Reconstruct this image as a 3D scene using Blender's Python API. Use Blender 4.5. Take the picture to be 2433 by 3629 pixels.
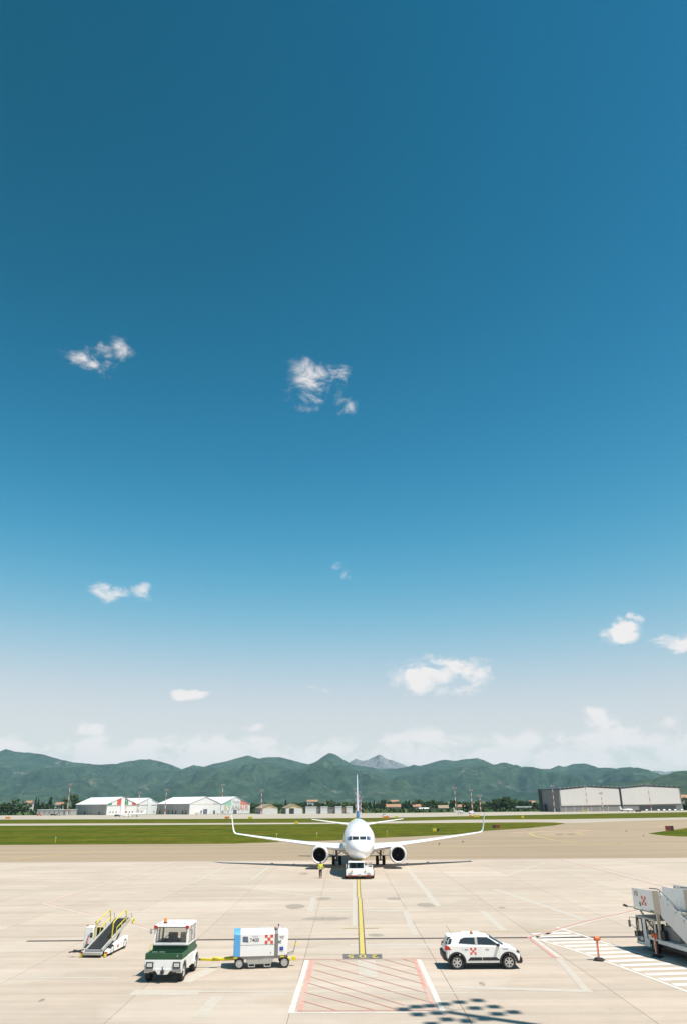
import bpy, bmesh, math, random
from mathutils import Vector, Matrix, noise, Quaternion
R = math.radians
random.seed(7)
scene = bpy.context.scene
for o in list(bpy.data.objects):
    bpy.data.objects.remove(o, do_unlink=True)
COL = scene.collection

# ------------------------------------------------------------------ camera
CAM_H, PITCH, ROLL = 7.47, R(21.34), R(-0.4)
cd = bpy.data.cameras.new('camera')
cam = bpy.data.objects.new('camera', cd)
COL.objects.link(cam)
cd.sensor_fit = 'VERTICAL'
cd.sensor_height = 36.0
cd.lens = 2650.0 / 3629.0 * 36.0
cd.clip_start = 0.2
cd.clip_end = 90000.0
cam.location = (0, 0, CAM_H)
fwd = Vector((0, math.cos(PITCH), math.sin(PITCH)))
right0 = Vector((1, 0, 0))
up0 = right0.cross(fwd)
cx = right0 * math.cos(ROLL) + up0 * math.sin(ROLL)
cy = -right0 * math.sin(ROLL) + up0 * math.cos(ROLL)
cam.rotation_euler = Matrix((cx, cy, -fwd)).transposed().to_euler()
scene.camera = cam

# ------------------------------------------------------------------ light
SUNV = Vector((0.40, -0.255, 1.0)).normalized()
SUN_EL = math.asin(SUNV.z)
SUN_ROT = math.atan2(SUNV.x, SUNV.y)
sl = bpy.data.lights.new('sun', 'SUN')
sl.energy = 5.0
sl.angle = R(0.42)
sl.color = (1.0, 0.955, 0.88)
sun = bpy.data.objects.new('sun', sl)
COL.objects.link(sun)
sun.location = SUNV * 200
sun.rotation_euler = SUNV.to_track_quat('Z', 'Y').to_euler()

scene.view_settings.view_transform = 'Standard'
scene.view_settings.look = 'None'
scene.view_settings.exposure = 0.46
scene.view_settings.gamma = 1.0
scene.view_settings.use_curve_mapping = False

world = bpy.data.worlds.new('World')
scene.world = world
world.use_nodes = True


def build_world():
    nt = world.node_tree
    N, L = nt.nodes, nt.links
    N.clear()
    out = N.new('ShaderNodeOutputWorld')
    bg = N.new('ShaderNodeBackground')
    bg.inputs['Strength'].default_value = 0.1
    sky = N.new('ShaderNodeTexSky')
    sky.sky_type = 'NISHITA'
    sky.sun_disc = False
    sky.sun_elevation = SUN_EL
    sky.sun_rotation = SUN_ROT
    sky.altitude = 3000
    sky.air_density = 1.0
    sky.dust_density = 0.1
    sky.ozone_density = 4.0

    def math_(op, a, b=None, c=None, clamp=False):
        n = N.new('ShaderNodeMath')
        n.operation = op
        n.use_clamp = clamp
        for i, v in enumerate((a, b, c)):
            if v is None:
                continue
            if isinstance(v, (int, float)):
                n.inputs[i].default_value = v
            else:
                L.new(v, n.inputs[i])
        return n.outputs[0]

    def vmath(op, a, b):
        n = N.new('ShaderNodeVectorMath')
        n.operation = op
        for i, v in enumerate((a, b)):
            if isinstance(v, (tuple, list, Vector)):
                n.inputs[i].default_value = v
            else:
                L.new(v, n.inputs[i])
        return n
    tc = N.new('ShaderNodeTexCoord')
    d = tc.outputs['Generated']
    # colour response of the clear sky: a film-like curve on each channel of the sky model
    ex = 2 ** scene.view_settings.exposure
    sc = N.new('ShaderNodeSeparateColor')
    L.new(sky.outputs[0], sc.inputs[0])
    cc = N.new('ShaderNodeCombineColor')
    for i, (M_, p_, x_) in enumerate(SKY_CURVE):
        z_ = math_('POWER', math_('MULTIPLY', sc.outputs[i], 0.1142 / x_), p_)
        L.new(math_('DIVIDE', math_('MULTIPLY', z_, M_ / (ex * 0.1)), math_('ADD', z_, 1.0)), cc.inputs[i])
    # wispy fair weather clouds: lobes at their own bearings, broken up by noise
    wn = N.new('ShaderNodeTexNoise')
    wn.inputs['Scale'].default_value = 26
    wn.inputs['Detail'].default_value = 4
    L.new(d, wn.inputs['Vector'])
    w0 = vmath('SUBTRACT', wn.outputs['Color'], (0.5, 0.5, 0.5)).outputs[0]
    w1 = vmath('MULTIPLY', w0, (0.06, 0.06, 0.03)).outputs[0]
    dw = vmath('ADD', d, w1).outputs[0]
    acc = None
    for c, a, b, s in CLOUDS:
        c = Vector(c)
        r = Vector((c.y, -c.x, 0)).normalized()
        u = r.cross(c)
        x = vmath('DOT_PRODUCT', dw, r / a).outputs['Value']
        y = vmath('DOT_PRODUCT', dw, u / b).outputs['Value']
        q = math_('MULTIPLY_ADD', y, y, math_('MULTIPLY', x, x))
        m = math_('MULTIPLY_ADD', q, -0.55, s)
        acc = m if acc is None else math_('MAXIMUM', acc, m)
    # bank of low cloud all round the horizon
    sep = N.new('ShaderNodeSeparateXYZ')
    L.new(d, sep.inputs[0])
    hb = math_('SUBTRACT', sep.outputs['Z'], 0.058)
    hb = math_('MULTIPLY', hb, 1 / 0.019)
    hb = math_('MULTIPLY', hb, hb)
    hb = math_('MULTIPLY_ADD', hb, -0.5, 1.0)
    ln = N.new('ShaderNodeTexNoise')
    ln.inputs['Scale'].default_value = 7.0
    ln.inputs['Detail'].default_value = 2
    L.new(d, ln.inputs['Vector'])
    hb = math_('ADD', hb, math_('MULTIPLY_ADD', ln.outputs[0], 1.6, -0.8))
    acc = math_('MAXIMUM', acc, hb)
    acc = math_('MAXIMUM', acc, -1.0)
    st = vmath('MULTIPLY', d, (1.0, 1.0, 1.7)).outputs[0]
    fn = N.new('ShaderNodeTexNoise')
    fn.inputs['Scale'].default_value = 24
    fn.inputs['Detail'].default_value = 11
    fn.inputs['Roughness'].default_value = 0.6
    fn.inputs['Distortion'].default_value = 0.45
    L.new(st, fn.inputs['Vector'])
    n_ = N.new('ShaderNodeMapRange')
    n_.inputs['From Min'].default_value = 0.36
    n_.inputs['From Max'].default_value = 0.68
    L.new(fn.outputs[0], n_.inputs['Value'])
    m_ = math_('MULTIPLY_ADD', acc, 0.78, 0.22, clamp=True)
    dens = math_('MULTIPLY', m_, math_('MULTIPLY_ADD', n_.outputs[0], 1.15, math_('MULTIPLY_ADD', m_, 0.35, -0.12)))
    mr = N.new('ShaderNodeMapRange')
    mr.interpolation_type = 'SMOOTHSTEP'
    mr.inputs['From Min'].default_value = 0.16
    mr.inputs['From Max'].default_value = 0.85
    mr.inputs['To Max'].default_value = 0.95
    L.new(dens, mr.inputs['Value'])
    mix = N.new('ShaderNodeMix')
    mix.data_type = 'RGBA'
    L.new(mr.outputs[0], mix.inputs[0])
    L.new(cc.outputs[0], mix.inputs[6])
    mix.inputs[7].default_value = CLOUD_COL
    L.new(mix.outputs[2], bg.inputs['Color'])
    L.new(bg.outputs[0], out.inputs['Surface'])


SKY_CURVE = ((0.82, 4.5, 0.190), (0.885, 2.5, 0.247), (0.80, 3.6, 0.320))
CLOUD_COL = (7.1, 6.65, 6.5, 1)
CLOUDS = [((-0.3167, 0.7976, 0.5134), 0.038, 0.019, 0.66), ((-0.2771, 0.7995, 0.5329), 0.026, 0.018, 0.42), ((-0.3464, 0.7788, 0.523), 0.012, 0.008, 0.34),
 ((-0.028, 0.8520, 0.522), 0.044, 0.030, 0.70), ((-0.048, 0.864, 0.501), 0.034, 0.030, 0.54), ((-0.297, 0.7985, 0.5232), 0.022, 0.013, 0.5), ((0.0098, 0.8695, 0.4938), 0.024, 0.036, 0.36),
 ((-0.2969, 0.9213, 0.2512), 0.034, 0.016, 0.60), ((-0.2604, 0.9303, 0.2582), 0.014, 0.014, 0.46), ((0.0008, 0.9572, 0.2894), 0.012, 0.0133, 0.55),
 ((0.1241, 0.9802, 0.1541), 0.052, 0.019, 1.35), ((0.1671, 0.9735, 0.1563), 0.02, 0.0094, 1.1), ((0.3399, 0.9196, 0.1967), 0.0228, 0.0135, 1.2),
 ((0.3593, 0.9089, 0.2119), 0.0085, 0.006, 0.9), ((0.3973, 0.9001, 0.179), 0.0246, 0.0098, 1.25), ((-0.1998, 0.9708, 0.1325), 0.0236, 0.0072, 0.95),
 ((-0.0315, 0.9896, 0.1403), 0.0199, 0.0056, 0.8), ((-0.3094, 0.9468, 0.0887), 0.0218, 0.0078, 1.0), ((0.3071, 0.9471, 0.0929), 0.0312, 0.011, 1.05),
 ((0.3274, 0.9416, 0.079), 0.0236, 0.0078, 1.05), ((0.3844, 0.9193, 0.0847), 0.0199, 0.0088, 0.95), ((-0.1177, 0.9887, 0.093), 0.0199, 0.0056, 0.75),
 ((-0.1365, 0.9881, 0.0707), 0.0161, 0.0072, 0.95), ((0.33, 0.94, 0.058), 0.16, 0.017, 1.5), ((-0.20, 0.98, 0.064), 0.16, 0.012, 1.25), ((0.08, 0.995, 0.066), 0.05, 0.016, 1.45), ((-0.03, 0.995, 0.062), 0.03, 0.010, 1.3), ((-0.13, 0.99, 0.066), 0.02, 0.010, 1.4), ((-0.36, 0.93, 0.062), 0.06, 0.009, 1.2)]
build_world()

# ------------------------------------------------------------------ materials
MATS = {}


def mat(name, col, rough=0.5, metal=0.0, var=0.06, vscale=3.0, bump=0.0, bscale=40.0, coat=0.0, spec=0.5):
    if name in MATS:
        return MATS[name]
    m = bpy.data.materials.new(name)
    m.use_nodes = True
    nt = m.node_tree
    N, L = nt.nodes, nt.links
    p = N['Principled BSDF']
    p.inputs['Roughness'].default_value = rough
    p.inputs['Metallic'].default_value = metal
    p.inputs['Specular IOR Level'].default_value = spec
    if coat:
        p.inputs['Coat Weight'].default_value = coat
        p.inputs['Coat Roughness'].default_value = 0.06
    tc = N.new('ShaderNodeTexCoord')
    n = N.new('ShaderNodeTexNoise')
    n.inputs['Scale'].default_value = vscale
    n.inputs['Detail'].default_value = 5
    n.inputs['Roughness'].default_value = 0.6
    L.new(tc.outputs['Object'], n.inputs['Vector'])
    mr = N.new('ShaderNodeMapRange')
    mr.inputs['From Min'].default_value = 0.25
    mr.inputs['From Max'].default_value = 0.75
    mr.inputs['To Min'].default_value = 1 - var
    mr.inputs['To Max'].default_value = 1 + var * 0.6
    L.new(n.outputs[0], mr.inputs['Value'])
    mx = N.new('ShaderNodeMix')
    mx.data_type = 'RGBA'
    mx.blend_type = 'MULTIPLY'
    mx.inputs[0].default_value = 1
    mx.inputs[6].default_value = (*col, 1)
    L.new(mr.outputs[0], mx.inputs[7])
    L.new(mx.outputs[2], p.inputs['Base Color'])
    rr = N.new('ShaderNodeMapRange')
    rr.inputs['To Min'].default_value = max(0.02, rough - 0.08)
    rr.inputs['To Max'].default_value = min(1, rough + 0.1)
    L.new(n.outputs[0], rr.inputs['Value'])
    L.new(rr.outputs[0], p.inputs['Roughness'])
    if bump:
        b = N.new('ShaderNodeBump')
        b.inputs['Strength'].default_value = bump
        bn = N.new('ShaderNodeTexNoise')
        bn.inputs['Scale'].default_value = bscale
        L.new(tc.outputs['Object'], bn.inputs['Vector'])
        L.new(bn.outputs[0], b.inputs['Height'])
        L.new(b.outputs[0], p.inputs['Normal'])
    MATS[name] = m
    return m


class NB:
    """small helper to write node graphs on a new material"""
    def __init__(s, name):
        s.m = bpy.data.materials.new(name)
        s.m.use_nodes = True
        s.N, s.L = s.m.node_tree.nodes, s.m.node_tree.links
        s.p = s.N['Principled BSDF']
        MATS[name] = s.m

    def _in(s, sock, v):
        if v is None:
            return
        if hasattr(v, 'is_linked'):
            s.L.new(v, sock)
        else:
            sock.default_value = v

    def pos(s):
        return s.N.new('ShaderNodeNewGeometry').outputs['Position']

    def obj(s):
        return s.N.new('ShaderNodeTexCoord').outputs['Object']

    def scale(s, v, k):
        n = s.N.new('ShaderNodeVectorMath')
        n.operation = 'MULTIPLY'
        s.L.new(v, n.inputs[0])
        n.inputs[1].default_value = k
        return n.outputs[0]

    def noise(s, v, sc, det=4, ro=0.6, dist=0.0):
        n = s.N.new('ShaderNodeTexNoise')
        n.inputs['Scale'].default_value = sc
        n.inputs['Detail'].default_value = det
        n.inputs['Roughness'].default_value = ro
        n.inputs['Distortion'].default_value = dist
        s.L.new(v, n.inputs['Vector'])
        return n.outputs[0]

    def rng(s, v, a, b, c, d, smooth=False):
        n = s.N.new('ShaderNodeMapRange')
        if smooth:
            n.interpolation_type = 'SMOOTHSTEP'
        s.L.new(v, n.inputs['Value'])
        for k, x in zip(('From Min', 'From Max', 'To Min', 'To Max'), (a, b, c, d)):
            n.inputs[k].default_value = x
        return n.outputs[0]

    def mix(s, f, a, b, mode='MIX'):
        n = s.N.new('ShaderNodeMix')
        n.data_type = 'RGBA'
        n.blend_type = mode
        s._in(n.inputs[0], f)
        for i, v in ((6, a), (7, b)):
            if isinstance(v, tuple) and len(v) == 3:
                v = (*v, 1)
            s._in(n.inputs[i], v)
        return n.outputs[2]

    def math(s, op, a, b=0.0):
        n = s.N.new('ShaderNodeMath')
        n.operation = op
        s._in(n.inputs[0], a)
        s._in(n.inputs[1], b)
        return n.outputs[0]

    def bump(s, h, strength, dist=1.0):
        b = s.N.new('ShaderNodeBump')
        b.inputs['Strength'].default_value = strength
        b.inputs['Distance'].default_value = dist
        s.L.new(h, b.inputs['Height'])
        s.L.new(b.outputs[0], s.p.inputs['Normal'])

    def done(s, col, rough=0.8, spec=0.5):
        s.p.inputs['Specular IOR Level'].default_value = spec
        s._in(s.p.inputs['Base Color'], col)
        s._in(s.p.inputs['Roughness'], rough)
        return s.m


def concrete_mat():
    b = NB('concrete')
    p = b.pos()
    info = b.N.new('ShaderNodeObjectInfo').outputs['Random']
    big = b.noise(p, 0.06, 4)
    mid = b.noise(p, 0.9, 5)
    fine = b.noise(p, 14.0, 3, 0.7)
    streak = b.noise(b.scale(p, (0.05, 1.1, 1)), 1.0, 5, 0.62)
    c = b.mix(b.rng(big, 0.3, 0.7, 0, 1), (0.432, 0.352, 0.279), (0.487, 0.402, 0.322))
    c = b.mix(1.0, c, b.rng(info, 0, 1, 0.93, 1.035), 'MULTIPLY')
    c = b.mix(1.0, c, b.rng(streak, 0.32, 0.68, 0.86, 1.07), 'MULTIPLY')
    c = b.mix(1.0, c, b.rng(mid, 0.25, 0.75, 0.94, 1.05), 'MULTIPLY')
    c = b.mix(1.0, c, b.rng(fine, 0.2, 0.8, 0.86, 1.12), 'MULTIPLY')
    sk = b.noise(b.scale(p, (0.03, 0.55, 1)), 1.0, 6, 0.7, 0.6)
    c = b.mix(b.rng(sk, 0.58, 0.74, 0, 0.35, True), c, (0.27, 0.22, 0.175))
    patch = b.noise(b.scale(p, (0.09, 0.20, 1)), 1.0, 2, 0.4)
    c = b.mix(b.rng(patch, 0.56, 0.60, 0, 0.22, True), c, (0.53, 0.46, 0.39))
    spots = b.noise(p, 0.55, 2, 0.5)
    c = b.mix(b.rng(spots, 0.70, 0.80, 0, 0.28, True), c, (0.20, 0.17, 0.14))
    b.bump(fine, 0.15, 0.01)
    return b.done(c, 0.85, 0.25)


def asphalt_mat(name, a, bb, sy=0.5):
    b = NB(name)
    p = b.pos()
    streak = b.noise(b.scale(p, (0.012, 0.22, 1)), 1.0, 5, 0.6)
    big = b.noise(p, 0.02, 4)
    fine = b.noise(p, 2.5, 4, 0.7)
    c = b.mix(b.rng(big, 0.3, 0.7, 0, 1), a, bb)
    c = b.mix(1.0, c, b.rng(streak, 0.3, 0.7, 0.86, 1.1), 'MULTIPLY')
    c = b.mix(1.0, c, b.rng(fine, 0.2, 0.8, 0.88, 1.1), 'MULTIPLY')
    return b.done(c, 0.9, 0.2)


def grass_mat(name, cols):
    b = NB(name)
    p = b.pos()
    bands = b.noise(b.scale(p, (0.004, 0.055, 1)), 1.0, 3, 0.5)
    patch = b.noise(b.scale(p, (0.05, 0.12, 1)), 1.0, 5, 0.65)
    fine = b.noise(p, 0.8, 5, 0.75)
    c = b.mix(b.rng(bands, 0.42, 0.58, 0, 1), cols[0], cols[1])
    c = b.mix(b.rng(patch, 0.42, 0.68, 0, 0.9), c, cols[2])
    tuft = b.noise(b.scale(p, (0.22, 0.07, 1)), 1.0, 5, 0.7)
    c = b.mix(1.0, c, b.rng(tuft, 0.3, 0.7, 0.72, 1.25), 'MULTIPLY')
    c = b.mix(1.0, c, b.rng(fine, 0.2, 0.8, 0.55, 1.4), 'MULTIPLY')
    return b.done(c, 0.95, 0.02)


def paint_mat(name, col, wear=0.45, under=(0.42, 0.365, 0.30), sc=2.2):
    b = NB(name)
    p = b.pos()
    n = b.noise(p, sc, 6, 0.7)
    f = b.noise(p, 22, 3, 0.7)
    w = b.math('ADD', b.math('MULTIPLY', n, 0.75), b.math('MULTIPLY', f, 0.25))
    c = b.mix(b.rng(w, 0.38, 0.66, 0, wear, True), col, under)
    return b.done(c, 0.7, 0.3)


def forest_mat(name, a, bb, pale, amt):
    b = NB(name)
    p = b.pos()
    big = b.noise(p, 0.0016, 5, 0.6)
    mid = b.noise(p, 0.011, 5, 0.7)
    fine = b.noise(p, 0.03, 5, 0.85)
    c = b.mix(b.rng(big, 0.35, 0.65, 0, 1), a, bb)
    c = b.mix(1.0, c, b.rng(mid, 0.3, 0.7, 0.45, 1.5), 'MULTIPLY')
    c = b.mix(1.0, c, b.rng(fine, 0.3, 0.7, 0.35, 1.65), 'MULTIPLY')
    pn = b.noise(b.scale(p, (1, 1, 3)), 0.0035, 6, 0.7)
    c = b.mix(b.rng(pn, 0.60, 0.70, 0, amt, True), c, pale)
    b.bump(b.math('ADD', mid, fine), 1.0, 14)
    return b.done(c, 0.95, 0.02)


concrete_mat()
asphalt_mat('taxiway_asphalt', (0.295, 0.226, 0.150), (0.335, 0.257, 0.175))
asphalt_mat('runway_asphalt', (0.36, 0.315, 0.25), (0.40, 0.35, 0.285))
grass_mat('airfield_grass', ((0.046, 0.078, 0.004), (0.088, 0.095, 0.007), (0.122, 0.100, 0.014)))
grass_mat('field_grass', ((0.06, 0.09, 0.025), (0.08, 0.10, 0.03), (0.11, 0.11, 0.05)))
paint_mat('white_paint', (0.72, 0.68, 0.62), 0.5)
paint_mat('worn_white_paint', (0.66, 0.61, 0.55), 0.7)
paint_mat('faded_white_paint', (0.54, 0.495, 0.435), 0.75)
paint_mat('concrete_scar', (0.475, 0.425, 0.36), 0.8)
paint_mat('red_paint', (0.59, 0.23, 0.19), 0.8)
paint_mat('faded_red_paint', (0.55, 0.30, 0.25), 0.85)
paint_mat('yellow_paint', (0.55, 0.42, 0.055), 0.45)
paint_mat('faded_yellow_paint', (0.48, 0.38, 0.12), 0.8, (0.28, 0.23, 0.16))
paint_mat('black_paint', (0.075, 0.078, 0.08), 0.45)
paint_mat('stain', (0.23, 0.19, 0.15), 0.9, sc=4)
mat('joint_filler', (0.10, 0.085, 0.07), 0.9)
mat('drain_iron', (0.06, 0.05, 0.045), 0.7, 0.3, 0.3, 6)
mat('white_gloss', (0.80, 0.79, 0.77), 0.28, coat=0.4, var=0.05)
mat('white_dull', (0.72, 0.70, 0.67), 0.5, var=0.10)
mat('aircraft_white', (0.80, 0.795, 0.79), 0.3, coat=0.35, var=0.04, vscale=1.5)
mat('aircraft_grey', (0.55, 0.56, 0.57), 0.4, var=0.06)
mat('polished_metal', (0.78, 0.78, 0.79), 0.22, 0.85, 0.05)
mat('metal_grey', (0.33, 0.33, 0.33), 0.45, 0.5, 0.15)
mat('dark_metal', (0.05, 0.05, 0.052), 0.5, 0.3, 0.2)
mat('black_plastic', (0.022, 0.022, 0.023), 0.55, var=0.15)
mat('rubber', (0.021, 0.020, 0.019), 0.8, var=0.2, bump=0.2)
mat('rim_silver', (0.55, 0.55, 0.54), 0.35, 0.6)
mat('inlet_lip', (0.74, 0.74, 0.735), 0.35, 0.15, 0.05)
mat('inlet_dark', (0.018, 0.018, 0.02), 0.5, 0.2)
mat('navy', (0.02, 0.045, 0.16), 0.35, coat=0.3)
mat('fin_blue', (0.045, 0.13, 0.36), 0.35, coat=0.3)
mat('livery_yellow', (0.70, 0.45, 0.02), 0.4)
mat('tractor_green', (0.018, 0.085, 0.035), 0.45, var=0.2, vscale=5)
mat('lamp_orange', (0.75, 0.22, 0.02), 0.3)
mat('lamp_red', (0.45, 0.03, 0.015), 0.3)
mat('lamp_clear', (0.6, 0.6, 0.58), 0.15)
mat('safety_yellow', (0.68, 0.55, 0.02), 0.45, var=0.15)
mat('safety_orange', (0.72, 0.14, 0.03), 0.5, var=0.12)
mat('red_mark', (0.68, 0.085, 0.04), 0.45)
mat('green_mark', (0.03, 0.20, 0.05), 0.5)
mat('unit_blue', (0.10, 0.36, 0.68), 0.4, var=0.06)
mat('unit_grey', (0.40, 0.385, 0.35), 0.5, var=0.12)
mat('strip_grey', (0.19, 0.195, 0.18), 0.5)
mat('letter_black', (0.03, 0.03, 0.03), 0.6)
mat('letter_grey', (0.35, 0.36, 0.40), 0.6)
mat('badge_blue', (0.03, 0.06, 0.40), 0.5)
mat('hivis', (0.72, 0.72, 0.03), 0.7, var=0.2, vscale=8)
mat('reflective', (0.75, 0.74, 0.62), 0.4)
mat('trousers_dark', (0.012, 0.012, 0.011), 0.85)
mat('skin', (0.50, 0.32, 0.22), 0.55)
mat('hair', (0.09, 0.05, 0.025), 0.7)
mat('clad_white', (0.70, 0.685, 0.66), 0.55, var=0.07, vscale=0.3)
mat('roof_white', (0.74, 0.735, 0.72), 0.5, var=0.08, vscale=0.2)
mat('clad_grey', (0.40, 0.38, 0.35), 0.6, var=0.12, vscale=0.3)
mat('clad_dark', (0.20, 0.192, 0.185), 0.5, var=0.10, vscale=0.3)
mat('clad_black', (0.03, 0.032, 0.034), 0.5)
mat('door_pale', (0.60, 0.565, 0.535), 0.5, var=0.04, vscale=0.1)
mat('shed_cream', (0.62, 0.52, 0.30), 0.6, var=0.1, vscale=0.5)
mat('roof_tile', (0.36, 0.19, 0.11), 0.8, var=0.25, vscale=0.6)
mat('roof_brown', (0.30, 0.22, 0.15), 0.8, var=0.2, vscale=0.6)
mat('render_beige', (0.60, 0.50, 0.38), 0.8, var=0.12, vscale=0.5)
mat('flag_green', (0.05, 0.27, 0.14), 0.5)
mat('flag_red', (0.60, 0.09, 0.06), 0.5)
mat('pale_green', (0.32, 0.52, 0.42), 0.5)
mat('pale_red', (0.66, 0.22, 0.17), 0.5)
mat('door_dark', (0.04, 0.04, 0.045), 0.5)
mat('sign_red', (0.24, 0.045, 0.03), 0.5)
mat('door_slate', (0.12, 0.13, 0.17), 0.5)
mat('mast_white', (0.68, 0.66, 0.62), 0.5)
mat('mast_red', (0.50, 0.10, 0.05), 0.5)
mat('bark', (0.10, 0.07, 0.045), 0.9, var=0.3)
mat('quarry_stone', (0.42, 0.37, 0.31), 0.9, var=0.2, vscale=0.02)


def leaf_mat(name, col):
    b = NB(name)
    info = b.N.new('ShaderNodeObjectInfo').outputs['Random']
    n = b.noise(b.obj(), 0.6, 3, 0.6)
    c = b.mix(b.rng(n, 0.3, 0.7, 0, 1), tuple(x * 0.6 for x in col), tuple(min(1, x * 1.35) for x in col))
    c = b.mix(1.0, c, b.rng(info, 0, 1, 0.75, 1.25), 'MULTIPLY')
    return b.done(c, 0.7, 0.15)


leaf_mat('leaf_broad', (0.062, 0.098, 0.034))
leaf_mat('leaf_dark', (0.030, 0.058, 0.028))
leaf_mat('leaf_pale', (0.10, 0.125, 0.045))


def glass_mat():
    b = NB('vehicle_glass')
    m = b.m
    b.N.remove(b.p)
    tr = b.N.new('ShaderNodeBsdfTransparent')
    tr.inputs[0].default_value = (0.80, 0.83, 0.81, 1)
    gl = b.N.new('ShaderNodeBsdfGlossy')
    gl.inputs['Roughness'].default_value = 0.04
    fr = b.N.new('ShaderNodeFresnel')
    fr.inputs[0].default_value = 1.5
    mx = b.N.new('ShaderNodeMixShader')
    b.L.new(fr.outputs[0], mx.inputs[0])
    b.L.new(tr.outputs[0], mx.inputs[1])
    b.L.new(gl.outputs[0], mx.inputs[2])
    b.L.new(mx.outputs[0], b.N['Material Output'].inputs['Surface'])
    return m


glass_mat()
mat('dark_glass', (0.03, 0.035, 0.04), 0.06, coat=0.5, var=0.1)
mat('side_glass', (0.06, 0.09, 0.135), 0.08, coat=0.5, var=0.1)


def livery_mat(name, z0, z1, rise=0.0, cap=0.0):
    """white paint, a yellow cheat line and a navy belly; the line climbs from under the nose going aft"""
    b = NB(name)
    o = b.obj()
    sp = b.N.new('ShaderNodeSeparateXYZ')
    b.L.new(o, sp.inputs[0])
    z = sp.outputs['Z']
    if rise:
        z = b.math('SUBTRACT', z, b.math('MINIMUM', b.math('MULTIPLY', b.math('MULTIPLY', sp.outputs['Y'], sp.outputs['Y']), rise), cap))
    n = b.noise(o, 1.2, 5)
    white = b.mix(b.rng(n, 0.3, 0.7, 0, 1), (0.76, 0.755, 0.75), (0.82, 0.815, 0.81))
    c = b.mix(b.math('LESS_THAN', z, z1), white, (0.70, 0.45, 0.02))
    c = b.mix(b.math('LESS_THAN', z, z0), c, (0.02, 0.03, 0.08))
    b.p.inputs['Coat Weight'].default_value = 0.35
    b.p.inputs['Coat Roughness'].default_value = 0.08
    return b.done(c, 0.32)


livery_mat('fuselage_paint', 1.54, 1.82, 0.030, 0.9)
livery_mat('nacelle_paint', 0.88, 1.02)

# ------------------------------------------------------------------ mesh helpers


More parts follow.
